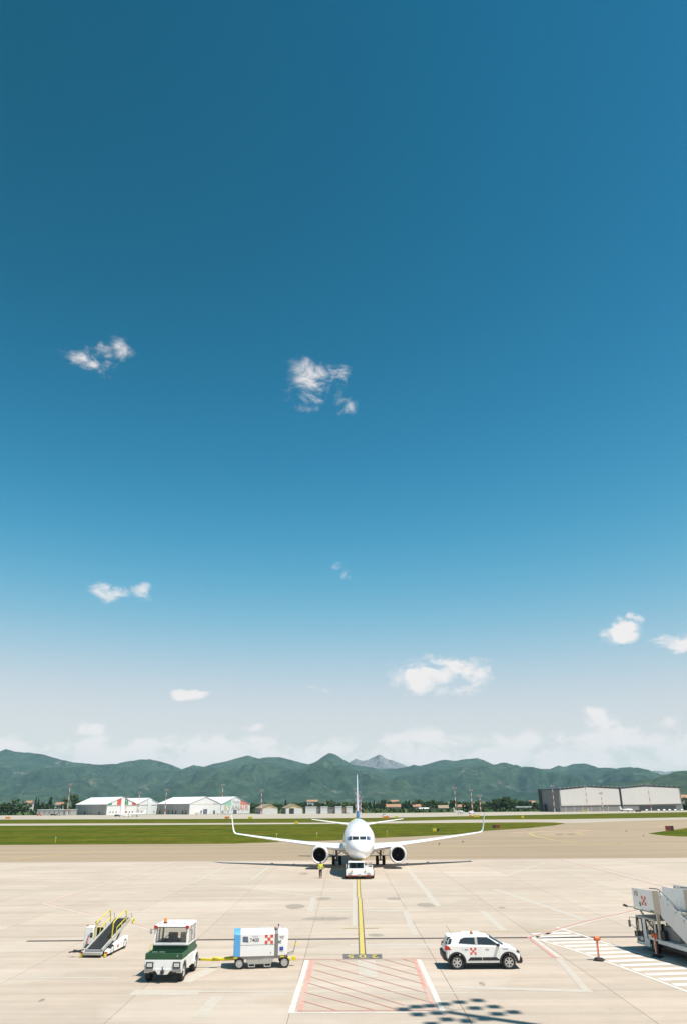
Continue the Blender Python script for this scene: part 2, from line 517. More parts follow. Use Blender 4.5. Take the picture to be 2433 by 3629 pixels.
class MB:
    def __init__(s):
        s.v, s.f = [], []

    def add(s, vs, fs):
        k = len(s.v)
        s.v += [tuple(x) for x in vs]
        s.f += [tuple(i + k for i in f) for f in fs]
        return s

    def hexa(s, p):
        """8 corners: bottom ring 0-3 counter-clockwise, top ring 4-7"""
        return s.add(p, [(3, 2, 1, 0), (4, 5, 6, 7), (0, 1, 5, 4), (1, 2, 6, 5), (2, 3, 7, 6), (3, 0, 4, 7)])

    def box(s, x0, x1, y0, y1, z0, z1):
        return s.hexa([(x0, y0, z0), (x1, y0, z0), (x1, y1, z0), (x0, y1, z0), (x0, y0, z1), (x1, y0, z1), (x1, y1, z1), (x0, y1, z1)])

    def cyl(s, a, b, r0, r1=None, n=12, caps=True):
        r1 = r0 if r1 is None else r1
        a, b = Vector(a), Vector(b)
        d = (b - a).normalized()
        u = d.orthogonal().normalized()
        w = d.cross(u)
        vs = []
        for c, r in ((a, r0), (b, r1)):
            for i in range(n):
                t = 2 * math.pi * i / n
                vs.append(c + (u * math.cos(t) + w * math.sin(t)) * r)
        fs = [(i, (i + 1) % n, n + (i + 1) % n, n + i) for i in range(n)]
        if caps:
            fs += [tuple(range(n - 1, -1, -1)), tuple(range(n, 2 * n))]
        return s.add(vs, fs)

    def path(s, pts, r, n=8):
        for a, b in zip(pts[:-1], pts[1:]):
            s.cyl(a, b, r, r, n)
        return s

    def bar(s, a, b, w, h, up=(0, 0, 1)):
        a, b = Vector(a), Vector(b)
        d = (b - a).normalized()
        side = d.cross(Vector(up))
        side = side.normalized() if side.length > 1e-4 else d.orthogonal().normalized()
        u = side.cross(d)
        side, u = side * w / 2, u * h / 2
        return s.hexa([a - side - u, a + side - u, b + side - u, b - side - u, a - side + u, a + side + u, b + side + u, b - side + u])

    def prism(s, poly, fn0, fn1):
        """poly: 2D ring, fn0/fn1 map (u, v) to the two end faces"""
        n = len(poly)
        vs = [fn0(*p) for p in poly] + [fn1(*p) for p in poly]
        fs = [tuple(range(n - 1, -1, -1)), tuple(range(n, 2 * n))] + [(i, (i + 1) % n, n + (i + 1) % n, n + i) for i in range(n)]
        return s.add(vs, fs)

    def lathe(s, prof, o, axis, n=24, closed=False):
        """prof: list of (distance along axis, radius)"""
        o, d = Vector(o), Vector(axis).normalized()
        u = d.orthogonal().normalized()
        w = d.cross(u)
        vs = []
        for t, r in prof:
            for i in range(n):
                a = 2 * math.pi * i / n
                vs.append(o + d * t + (u * math.cos(a) + w * math.sin(a)) * r)
        m = len(prof)
        fs = []
        for j in range(m if closed else m - 1):
            k = (j + 1) % m
            for i in range(n):
                i2 = (i + 1) % n
                fs.append((j * n + i, j * n + i2, k * n + i2, k * n + i))
        return s.add(vs, fs)

    def rings(s, rings, cap0=True, cap1=True):
        n = len(rings[0])
        vs = [p for r in rings for p in r]
        fs = []
        for j in range(len(rings) - 1):
            for i in range(n):
                i2 = (i + 1) % n
                fs.append((j * n + i, j * n + i2, (j + 1) * n + i2, (j + 1) * n + i))
        if cap0:
            fs.append(tuple(range(n - 1, -1, -1)))
        if cap1:
            k = (len(rings) - 1) * n
            fs.append(tuple(range(k, k + n)))
        return s.add(vs, fs)

    def grid(s, fn, nu, nv):
        vs = [fn(i / nu, j / nv) for j in range(nv + 1) for i in range(nu + 1)]
        fs = [(j * (nu + 1) + i, j * (nu + 1) + i + 1, (j + 1) * (nu + 1) + i + 1, (j + 1) * (nu + 1) + i) for j in range(nv) for i in range(nu)]
        return s.add(vs, fs)

    def quad(s, a, b, c, d):
        return s.add([a, b, c, d], [(0, 1, 2, 3)])

    def mesh(s, name, m, smooth=False, ang=35, fix=True):
        me = bpy.data.meshes.new(name)
        me.from_pydata(s.v, [], s.f)
        if fix:
            bm = bmesh.new()
            bm.from_mesh(me)
            bmesh.ops.recalc_face_normals(bm, faces=bm.faces)
            bm.to_mesh(me)
            bm.free()
        if m:
            me.materials.append(MATS[m])
        if smooth:
            me.polygons.foreach_set('use_smooth', [True] * len(me.polygons))
            me.set_sharp_from_angle(angle=R(ang))
        me.update()
        return me

    def build(s, name, m, parent=None, smooth=False, bevel=0.0, seg=2, ang=35, fix=True):
        o = bpy.data.objects.new(name, s.mesh(name, m, smooth or bevel > 0, ang, fix))
        COL.objects.link(o)
        o.parent = parent
        if bevel:
            md = o.modifiers.new('bevel', 'BEVEL')
            md.width = bevel
            md.segments = seg
            md.limit_method = 'ANGLE'
            md.angle_limit = R(40)
        return o


def tag(o, label=None, cat=None, group=None, kind=None):
    for k, v in (('label', label), ('category', cat), ('group', group), ('kind', kind)):
        if v:
            o[k] = v
    return o


def empty(name, loc, rz=0.0):
    o = bpy.data.objects.new(name, None)
    COL.objects.link(o)
    o.location = loc
    o.rotation_euler = (0, 0, rz)
    o.empty_display_size = 0.3
    return o


def copy_tree(o, parent=None):
    c = o.copy()
    COL.objects.link(c)
    c.parent = parent
    for ch in list(o.children):
        copy_tree(ch, c)
    return c


def box(name, m, parent, x0, x1, y0, y1, z0, z1, bevel=0.0):
    return MB().box(x0, x1, y0, y1, z0, z1).build(name, m, parent, bevel=bevel)


ORD = ['first', 'second', 'third', 'fourth', 'fifth', 'sixth', 'seventh', 'eighth', 'ninth', 'tenth', 'eleventh', 'twelfth', 'thirteenth', 'fourteenth', 'fifteenth', 'sixteenth', 'seventeenth', 'eighteenth', 'nineteenth', 'twentieth']
ORD += ['twenty-' + x for x in ORD[:9]] + ['thirtieth'] + ['thirty-' + x for x in ORD[:9]] + ['fortieth'] + ['forty-' + x for x in ORD[:9]] + ['fiftieth'] + ['fifty-' + x for x in ORD[:9]]


def lettering(name, body, size, m, parent, origin, ux, uz, depth=0.003, align='LEFT', sx=1.0, offset=0.0):
    """raised letters: origin, ux = reading direction, uz = up direction of the letters"""
    cu = bpy.data.curves.new(name, 'FONT')
    cu.body = body
    cu.size = size
    cu.extrude = depth
    cu.offset = offset
    cu.align_x = align
    t = bpy.data.objects.new(name, cu)
    COL.objects.link(t)
    dg = bpy.context.evaluated_depsgraph_get()
    me = bpy.data.meshes.new_from_object(t.evaluated_get(dg))
    bpy.data.objects.remove(t)
    ux, uz = Vector(ux).normalized(), Vector(uz).normalized()
    un = ux.cross(uz)
    M = Matrix((ux * sx, uz, un)).transposed().to_4x4()
    M.translation = Vector(origin)
    me.transform(M)
    me.materials.clear()
    me.materials.append(MATS[m])
    o = bpy.data.objects.new(name, me)
    COL.objects.link(o)
    o.parent = parent
    return o


def checker(parent, o, ux, uz, s, m='red_mark', depth=0.006):
    """five red squares of the two-one-two check emblem, o = lower left corner, s = square size"""
    ux, uz = Vector(ux).normalized(), Vector(uz).normalized()
    un = ux.cross(uz) * depth
    for i, j in ((0, 0), (2, 0), (1, 1), (0, 2), (2, 2)):
        a = Vector(o) + ux * s * i + uz * s * j
        q = [a, a + ux * s, a + ux * s + uz * s, a + uz * s]
        MB().hexa([p - un for p in q] + [p + un for p in q]).build('check_square', m, parent)


def wheel(parent, c, r, w, axis=(1, 0, 0), hub='rim_silver', rr=0.62, spokes=0, out=1):
    """tyre with a rim set into it; out = side of the axis the dish faces"""
    a = Vector(axis).normalized()
    c = Vector(c)
    h = w / 2
    prof = [(-h * 0.75, r * rr), (-h, r * 0.78), (-h * 0.9, r * 0.94), (-h * 0.45, r), (h * 0.45, r), (h * 0.9, r * 0.94), (h, r * 0.78), (h * 0.75, r * rr)]
    t = MB().lathe(prof, c, a, 28, closed=True).build('wheel', 'rubber', parent, smooth=True, ang=50)
    o = c + a * (h * 0.5 * out)
    rim = MB()
    rim.lathe([(-h * 0.2 * out, r * rr * 1.02), (h * 0.35 * out, r * rr * 1.0), (h * 0.3 * out, r * rr * 0.86), (-h * 0.25 * out, r * rr * 0.8)], o, a, 28)
    if spokes:
        u = a.orthogonal().normalized()
        v = a.cross(u)
        for i in range(spokes):
            t_ = 2 * math.pi * i / spokes + 0.3
            dr = u * math.cos(t_) + v * math.sin(t_)
            rim.bar(o + dr * r * 0.05 + a * h * 0.25 * out, o + dr * r * rr * 0.9 + a * h * 0.2 * out, r * 0.2, h * 0.2, up=a)
        rim.cyl(o, o + a * h * 0.35 * out, r * 0.16, r * 0.14, 14)
        MB().cyl(o - a * h * 0.3 * out, o - a * h * 0.22 * out, r * rr * 0.9, None, 24).build('brake_disc', 'dark_metal', t)
    else:
        rim.lathe([(0, r * rr * 0.84), (h * 0.1 * out, r * rr * 0.45), (h * 0.42 * out, r * rr * 0.38), (h * 0.45 * out, 0.001)], o, a, 28)
    rim.build('rim', hub, t, smooth=True)
    return t

# ------------------------------------------------------------------ the ground
def sheet(name, m, poly, z, parent=None, kind=None):
    mb = MB().add([(x, y, z) for x, y in poly], [tuple(range(len(poly)))])
    o = mb.build(name, m, parent, fix=False)
    me = o.data
    if me.polygons[0].normal.z < 0:
        me.flip_normals()
    if kind:
        o['kind'] = kind
    return o


sheet('ground', 'field_grass', [(-11900, -1500), (11900, -1500), (11900, 10900), (-11900, 10900)], -0.12, kind='structure')
taxiway = sheet('taxiway', 'taxiway_asphalt', [(-420, 117.2), (460, 117.2), (460, 560), (-420, 560)], -0.030, kind='structure')
far_apron = sheet('far_apron', 'runway_asphalt', [(-420, 452), (-150, 452), (0, 452), (60, 470), (460, 640), (460, 742), (200, 742), (160, 735), (60, 700), (-420, 735)], -0.022, kind='structure')
sheet('runway', 'runway_asphalt', [(-420, 318), (60, 318), (95, 322), (120, 345), (200, 405), (460, 470), (460, 500), (-420, 440)], -0.026, kind='structure')
GA = [(-420, 171), (-76.19, 171.0), (-48.65, 170.4), (-23.63, 169.6), (-16.47, 174.0), (-2.08, 182.04), (7.25, 192.12), (28.35, 210.5), (40.88, 237.01), (58.06, 259.18), (72.54, 284.43), (83.99, 311.0), (85.6, 320), (84.49, 329.62), (76.93, 335.75), (45.64, 335.9), (12.29, 332.45), (-49.28, 333.4), (-97.28, 335.71), (-148.41, 340.81), (-420, 347)]
GB = [(-420, 386), (-164.57, 379.39), (-106.7, 371.24), (-49.96, 360.59), (-5.34, 356.58), (13.49, 365.43), (34.21, 383.27), (53.85, 394.87), (65.21, 396.79), (80.01, 396.2), (101.44, 391.75), (137.27, 403.11), (175.82, 416.7), (300, 450), (460, 500), (460, 680), (291.47, 640.77), (272.04, 630.07), (200.62, 587.72), (149.53, 555.14), (106.87, 528.8), (67.93, 499.83), (51.83, 486.91), (29.13, 474.04), (12.24, 465.71), (-36.2, 464.58), (-105.71, 474.84), (-230.13, 500.81), (-420, 520)]
GC = [(77.59, 209.02), (76.09, 200.27), (76.25, 194.7), (77.18, 190.13), (79.0, 187.38), (84.14, 183.62), (150, 180), (300, 185), (300, 340), (190, 318), (140, 290), (121.38, 273.17), (105.01, 250.08), (91.28, 229.33)]
sheet('grass_field', 'airfield_grass', GA, -0.016, kind='structure')
sheet('grass_strip', 'airfield_grass', GB, -0.012, kind='structure')
sheet('grass_corner', 'airfield_grass', GC, -0.016, kind='structure')

apron = sheet('apron', 'concrete', [(-420, -40), (460, -40), (460, 117.6), (-420, 117.6)], -0.07, kind='structure')
XJ = [-2.2 + 6.72 * k for k in range(-9, 11)]
YJ = [50.85 + 6.655 * k for k in range(11)]
YN = [50.55 - 6.655 * k for k in range(6)]
sheet('joint_bed', 'joint_filler', [(XJ[0], YN[-1]), (XJ[-1], YN[-1]), (XJ[-1], 117.5), (XJ[0], 117.5)], -0.045, apron)
sheet('apron_margin', 'concrete', [(-420, -40), (XJ[0] - 0.02, -40), (XJ[0] - 0.02, 117.5), (-420, 117.5)], -0.002, apron)
sheet('apron_margin', 'concrete', [(XJ[-1] + 0.02, -40), (460, -40), (460, 117.5), (XJ[-1] + 0.02, 117.5)], -0.002, apron)
sheet('apron_margin', 'concrete', [(XJ[0], -40), (XJ[-1], -40), (XJ[-1], YN[-1] - 0.02), (XJ[0], YN[-1] - 0.02)], -0.002, apron)
g = 0.010
slab = MB().box(g, 6.72 - g, g, 6.655 - g, -0.04, 0).mesh('concrete_slab', 'concrete')
for y in YJ[:-1] + YN[1:]:
    for x in XJ[:-1]:
        o = bpy.data.objects.new('concrete_slab', slab)
        COL.objects.link(o)
        o.parent = apron
        o.location = (x, y, 0)
# slot drain across the stand: iron grates, with steel cover plates at the left
x = XJ[0]
k = 0
while x < XJ[-1]:
    w = 3.36
    cover = -17.2 < x < -10.5 or -34 < x < -22
    o = box('drain_cover' if cover else 'drain_grate', 'concrete' if cover else 'drain_iron', apron, x + 0.01, x + w - 0.01, 50.49, 50.91, -0.04, 0.0012)
    x += w


def line(name, m, a, b, w, z=0.006, parent=None):
    a, b = Vector((*a, 0)), Vector((*b, 0))
    d = (b - a).normalized()
    s = Vector((-d.y, d.x, 0)) * w / 2
    q = [a - s, b - s, b + s, a + s]
    return sheet(name, m, [(p.x, p.y) for p in q], z, parent or apron)


def band(name, m, pts, w, z=0.006, parent=None):
    L_, R_ = [], []
    for i, p in enumerate(pts):
        p = Vector(p)
        d = (Vector(pts[min(i + 1, len(pts) - 1)]) - Vector(pts[max(i - 1, 0)])).normalized()
        s = Vector((-d.y, d.x)) * w / 2
        L_.append(p + s)
        R_.append(p - s)
    n = len(pts)
    mb = MB().add([(p.x, p.y, z) for p in L_ + R_], [(i, n + i, n + i + 1, i + 1) for i in range(n - 1)])
    return mb.build(name, m, parent or apron, fix=False)


# stand centre line, with black borders, the stop bar and the number plate facing the aircraft
for y0, y1, k in ((45.8, 71.4, 0.0), (71.75, 88.5, -0.07)):
    def cl(y):
        return 0.835 + (y - 45.8) * 0.0122 + k
    line('guide_line', 'yellow_paint', (cl(y0), y0), (cl(y1), y1), 0.24, 0.010)
    line('guide_line_border', 'black_paint', (cl(y0), y0), (cl(y1), y1), 0.40, 0.006)
line('guide_line', 'faded_yellow_paint', (1.36, 88.6), (1.75, 117.2), 0.24, 0.006)
line('stop_bar', 'faded_yellow_paint', (-0.19, 54.7), (2.07, 54.65), 0.2, 0.014)
line('stop_bar', 'faded_yellow_paint', (6.38, 53.04), (12.68, 53.26), 0.16, 0.006)
sheet('stand_number_plate', 'black_paint', [(-0.17, 44.42), (1.84, 44.42), (1.86, 45.78), (-0.20, 45.78)], 0.014, apron)
for ch, x in (('2', 1.66), ('0', 1.03), ('5', 0.42)):
    lettering('stand_number', ch, 1.25, 'yellow_paint', apron, (x, 45.52, 0.0185), (-1, 0, 0), (0, -1, 0), depth=0.0005, sx=0.62, offset=0.012)
# hatched no-parking box
line('box_side_white', 'worn_white_paint', (-2.03, 44.2), (-2.14, 33.9), 0.22)
line('box_side_white', 'worn_white_paint', (3.70, 44.2), (3.68, 33.9), 0.22)
line('box_side_red', 'red_paint', (-1.75, 44.3), (-1.78, 39.4), 0.20)
line('box_side_red', 'faded_red_paint', (-1.78, 39.4), (-1.82, 35.2), 0.20)
line('box_side_red', 'red_paint', (-1.82, 35.2), (-1.83, 34.2), 0.20)
line('box_side_red', 'red_paint', (3.46, 44.3), (3.39, 37.7), 0.16)
line('box_side_red', 'faded_red_paint', (3.39, 37.7), (3.42, 34.2), 0.16)
line('box_edge_red', 'red_paint', (-2.6, 44.42), (11.0, 44.40), 0.10, 0.010)
line('box_edge_red', 'red_paint', (-1.9, 34.10), (3.5, 34.05), 0.10, 0.010)
line('box_edge_white', 'faded_white_paint', (-2.24, 33.80), (3.7, 33.74), 0.2, 0.006)
for a, b in (((-1.6, 43.58), (3.37, 36.86)), ((-1.62, 41.91), (3.45, 35.17)), ((-1.68, 40.28), (2.3, 34.8)), ((-1.74, 38.97), (2.0, 34.1)), ((-1.8, 37.17), (1.08, 34.1)), ((-1.81, 35.67), (-0.39, 34.1)), ((-0.55, 44.3), (3.35, 38.66)), ((0.6, 44.35), (3.35, 40.28)), ((1.9, 44.35), (3.38, 41.95)), ((2.9, 44.35), (3.4, 43.4))):
    line('hatch_line', 'red_paint', a, b, 0.06, 0.014)
# stand safety lines
band('safety_line_white', 'faded_white_paint', [(-24.1, 117.0), (-24.9, 69.0), (-17.7, 60.7), (-12.5, 54.6), (-9.2, 50.75)], 0.34, 0.006)
band('safety_line_red', 'red_paint', [(-24.0, 117.0), (-24.85, 69.2), (-17.6, 60.85), (-12.4, 54.78), (-9.0, 50.8)], 0.13, 0.010)
band('safety_line_red', 'red_paint', [(10.76, 44.4), (10.8, 50.7), (16.0, 57.0), (22.6, 63.6), (30, 70), (30.4, 117)], 0.15, 0.014)
band('safety_line_white', 'faded_white_paint', [(11.02, 44.4), (11.06, 50.6), (16.2, 56.8), (22.8, 63.4), (30.2, 69.8), (30.6, 117)], 0.28, 0.006)
band('paint_scar', 'concrete_scar', [(10.9, 44.3), (10.17, 37.0)], 0.32, 0.006)
line('safety_line_red', 'faded_red_paint', (-27.6, 66.9), (-24.9, 68.9), 0.13, 0.006)
# apron edge
line('edge_line_red', 'faded_red_paint', (-120, 117.15), (120, 117.15), 0.35, 0.008)
line('edge_line_white', 'white_paint', (-120, 116.55), (120, 116.55), 0.30, 0.008)
line('edge_line_white', 'faded_white_paint', (-120, 117.9), (120, 117.9), 0.30, -0.014, taxiway)
# traces of removed markings and oil stains
SCZ = 0.0015
for a, b, w in (((7.7, 106.3), (7.15, 65.6), 0.5), ((10.1, 62.7), (9.88, 53.4), 0.45), ((-15.6, 110.0), (-15.8, 86.3), 0.3), ((-9.9, 109.7), (-10.1, 89.3), 0.35),
                ((0.88, 88.0), (0.54, 55.9), 0.34), ((-2.8, 72.1), (-2.7, 63.0), 0.45), ((-2.2, 63.5), (0.5, 63.4), 0.5), ((1.5, 63.4), (4.2, 63.2), 0.5), ((4.4, 63.3), (4.2, 51.8), 0.42),
                ((21.4, 77.2), (30.2, 87.3), 0.3), ((17.6, 91.5), (26.8, 111.2), 0.3), ((13.8, 77.7), (16.3, 57.8), 0.5), ((7.8, 73.5), (20.7, 72.8), 0.4),
                ((-15.7, 40.5), (-10.7, 40.4), 0.2), ((-30.9, 74.6), (-24, 75.9), 0.3), ((-25.4, 65.1), (-24.5, 67.8), 0.3), ((30.1, 114.2), (30.7, 87.3), 0.25),
                ((-8.0, 37.5), (5.5, 36.9), 0.25), ((4.6, 38.0), (10.4, 37.0), 0.5), ((-7.4, 39.3), (-6.3, 43.3), 0.7), ((-9.2, 37.4), (-6.3, 37.2), 1.0), ((-5.4, 36.6), (-5.6, 33.2), 0.5), ((0.2, 48.6), (9.5, 48.4), 0.6), ((1.0, 44.2), (1.0, 40.0), 0.9)):
    SCZ += 0.00015
    line('paint_scar', 'concrete_scar', a, b, w, SCZ)
band('paint_scar', 'concrete_scar', [(-40, 72), (-31, 76), (-23.9, 80.2), (-15.7, 85.2), (-10.5, 82), (-5.8, 76), (-2, 72.5)], 0.4, 0.0012)
for (sx, sy, a, b) in ((-3.95, 66.0, 0.75, 1.4), (6.31, 66.3, 0.7, 1.3), (-1.84, 71.1, 0.6, 1.0), (3.97, 70.8, 0.6, 0.9), (6.0, 38.6, 0.13, 0.35), (-12.6, 36.1, 0.1, 0.3), (-16.5, 37.6, 0.08, 0.22), (-4.9, 96, 0.5, 1.4), (-1.4, 59.2, 1.6, 0.8), (1.8, 52.0, 0.5, 0.5), (11.9, 64.5, 0.25, 0.5)):
    pts = []
    for i in range(22):
        t = 2 * math.pi * i / 22
        k = 1 + 0.3 * noise.noise(Vector((sx + math.cos(t), sy + math.sin(t), 0)))
        pts.append((sx + a * k * math.cos(t), sy + b * k * math.sin(t)))
    SCZ += 0.00005
    sheet('oil_stain', 'stain', pts, SCZ, apron)
# pedestrian zebra on the right
zu = [(13.5, 54.6), (13.76, 53.4), (14.67, 48.92), (16.46, 41.76), (17.9, 36.0), (19.5, 29.6)]
zl = [(11.0, 50.6), (12.32, 46.46), (13.35, 41.9), (14.34, 36.8), (15.6, 30.5)]
band('crossing_edge', 'white_paint', zu, 0.16, 0.010)
band('crossing_edge', 'white_paint', zl, 0.16, 0.010)


def on(pl, y):
    for (x0, y0), (x1, y1) in zip(pl[:-1], pl[1:]):
        if y1 <= y <= y0:
            return x0 + (x1 - x0) * (y0 - y) / (y0 - y1)
    return pl[0][0] if y > pl[0][1] else pl[-1][0]


y = 52.0
while y > 31:
    a = (max(on(zl, y), 11.1) + 0.22, y)
    b = (on(zu, y + 0.3) - 0.22, y + 0.3)
    line('crossing_stripe', 'white_paint', a, b, 0.50, 0.006)
    y -= 1.07
# taxiway markings
for pts in ([(-70, 119.8), (-51.5, 122.0), (-49.5, 131.2), (-44, 146)], [(-80, 158), (-45, 157.4), (0, 157), (22, 158)], [(53.3, 158.5), (46, 164), (44.5, 176), (46, 200), (48.5, 216), (56, 232), (75, 250)], [(60, 206), (62, 222), (72, 236), (100, 262), (122, 300), (118, 320)], [(20, 152), (40, 156), (53, 158.6), (80, 156)]):
    band('taxi_line', 'faded_yellow_paint', pts, 0.7, -0.022, taxiway)
for x in (50, 53, 56):
    line('holding_mark', 'faded_yellow_paint', (x, 206), (x + 5, 206.5), 2.2, -0.024, taxiway)
line('holding_mark', 'faded_red_paint', (45, 222), (70, 233), 2.6, -0.023, taxiway)
line('holding_mark', 'faded_red_paint', (52, 216), (72, 224), 1.8, -0.023, taxiway)
line('runway_edge_line', 'white_paint', (-420, 350), (60, 338.5), 1.0, -0.0245, taxiway)

# ------------------------------------------------------------------ hills
forest_mat('forest_hill', (0.027, 0.052, 0.030), (0.046, 0.074, 0.040), (0.24, 0.21, 0.16), 0.6)
forest_mat('forest_near_hill', (0.032, 0.052, 0.022), (0.048, 0.07, 0.027), (0.15, 0.16, 0.08), 0.4)
forest_mat('hazed_rock', (0.19, 0.18, 0.19), (0.15, 0.16, 0.16), (0.26, 0.25, 0.25), 0.6)  # pale grey-lilac puts part of the distance haze into the rock colour


def interp(prof, x):
    if x <= prof[0][0]:
        return prof[0][1]
    for (x0, z0), (x1, z1) in zip(prof[:-1], prof[1:]):
        if x0 <= x <= x1:
            t = (x - x0) / (x1 - x0)
            return z0 + (z1 - z0) * t
    return prof[-1][1]


def hill_range(name, m, prof, yf, yr, yb, nx, nf, nb, spur, sc, seed, p=1.1):
    x0, x1 = prof[0][0], prof[-1][0]

    def pt(i, j):
        x = x0 + (x1 - x0) * i / nx
        if j <= nf:
            t = j / nf
            y = yf + (yr - yf) * t
        else:
            t = 1 - (j - nf) / nb
            y = yr + (yb - yr) * (1 - t)
        crest = interp(prof, x)
        wob = noise.fractal(Vector((x * 6 / sc, seed, 0)), 0.6, 2.0, 4) * 0.012 * crest
        base = crest * (t ** p)
        q = Vector((x / sc, y / sc * 0.45, seed))
        rid = 1 - abs(noise.fractal(q, 0.9, 2.1, 5)) * 1.6
        det = noise.fractal(q * 5, 0.8, 2.0, 4)
        env = math.sin(math.pi * min(1, t)) if j <= nf else 0
        z = base + env * (rid - 0.55) * spur * crest + env * det * 0.08 * crest + wob * t
        if j < nf:
            lim = 0.93 * interp(prof, x) * y / yr
            if z > lim * 0.8:
                z = lim * 0.8 + lim * 0.2 * (1 - math.exp(-(z - lim * 0.8) / (lim * 0.2 + 1e-6)))
        return (x, y, max(z, -3) if t > 0 else -4)
    mb = MB()
    mb.v = [pt(i, j) for j in range(nf + nb + 1) for i in range(nx + 1)]
    mb.f = [(j * (nx + 1) + i, j * (nx + 1) + i + 1, (j + 1) * (nx + 1) + i + 1, (j + 1) * (nx + 1) + i) for j in range(nf + nb) for i in range(nx)]
    o = mb.build(name, m, smooth=True, ang=180, fix=False)
    o['kind'] = 'structure'
    return o


RIDGE = [(-5600, 330), (-4700, 430), (-3971, 493), (-3747, 506), (-3526, 536), (-3468, 554), (-3375, 535), (-3221, 516), (-3067, 494), (-2912, 454), (-2757, 420), (-2606, 408), (-2470, 397), (-2321, 406), (-2233, 427), (-2069, 444), (-1979, 444), (-1872, 422), (-1765, 390), (-1649, 349), (-1540, 388), (-1419, 369), (-1331, 397), (-1227, 417), (-1124, 445), (-990, 476), (-891, 444), (-763, 457), (-658, 459), (-568, 434), (-462, 405), (-372, 387), (-282, 418), (-222, 456), (-162, 493), (-102, 481), (-42, 445), (77, 380), (137, 370), (227, 362), (346, 336), (510, 338), (630, 355), (691, 376), (750, 362), (887, 396), (993, 420), (1119, 409), (1225, 427), (1331, 436), (1404, 414), (1506, 371), (1638, 334), (1712, 330), (1818, 352), (1907, 343), (1965, 325), (2070, 325), (2163, 359), (2206, 345), (2314, 373), (2420, 379), (2521, 350), (2663, 292), (2761, 250), (2828, 200), (3024, 122), (3310, 65), (4041, 33)]
RIGHT = [(1282, 20), (1370, 70), (1455, 99), (1524, 112), (1606, 108), (1667, 123), (1735, 127), (1796, 142), (1858, 164), (1918, 171), (1967, 165), (2137, 179), (2379, 130), (2900, 90), (3400, 20)]
GREY = [(-518, 216), (-193, 364), (39, 472), (128, 517), (217, 487), (307, 520), (361, 546), (406, 566), (450, 545), (485, 520), (520, 508), (573, 493), (696, 451), (767, 421), (1048, 356), (1382, 216)]
GREY2 = [(1654, 192), (1857, 369), (1975, 448), (2087, 447), (2195, 393), (2692, 308), (3245, 289), (3419, 341), (3533, 354), (3661, 339), (3775, 353), (3910, 381), (4037, 363), (4151, 371), (4376, 379), (4730, 279), (5385, 154)]
hill_range('hill_range', 'forest_hill', RIDGE, 4300, 8000, 8800, 520, 110, 8, 0.7, 850, 3.3)
hill_range('right_hill', 'forest_near_hill', RIGHT, 2700, 4500, 5300, 110, 50, 8, 0.45, 380, 9.1, 1.0)
hill_range('mountain_peak', 'hazed_rock', GREY, 8900, 9500, 10100, 110, 30, 6, 0.6, 500, 5.7, 1.3)
hill_range('mountain_ridge', 'hazed_rock', GREY2, 9300, 10000, 10500, 140, 30, 6, 0.6, 500, 1.7, 1.3)

# air: one closed box of even haze round the camera, the ground and the hills
hz = MB().box(-12000, 12000, -1600, 11000, -6, 640).build('haze', None)
hz['kind'] = 'stuff'
hm = bpy.data.materials.new('haze')
hm.use_nodes = True
hm.node_tree.nodes.clear()
ho = hm.node_tree.nodes.new('ShaderNodeOutputMaterial')
hv = hm.node_tree.nodes.new('ShaderNodeVolumePrincipled')
hv.inputs['Color'].default_value = (0.50, 0.84, 1.0, 1)
hv.inputs['Density'].default_value = 4.0e-5
hv.inputs['Anisotropy'].default_value = 0.0
hm.node_tree.links.new(hv.outputs[0], ho.inputs['Volume'])
hz.data.materials.append(hm)

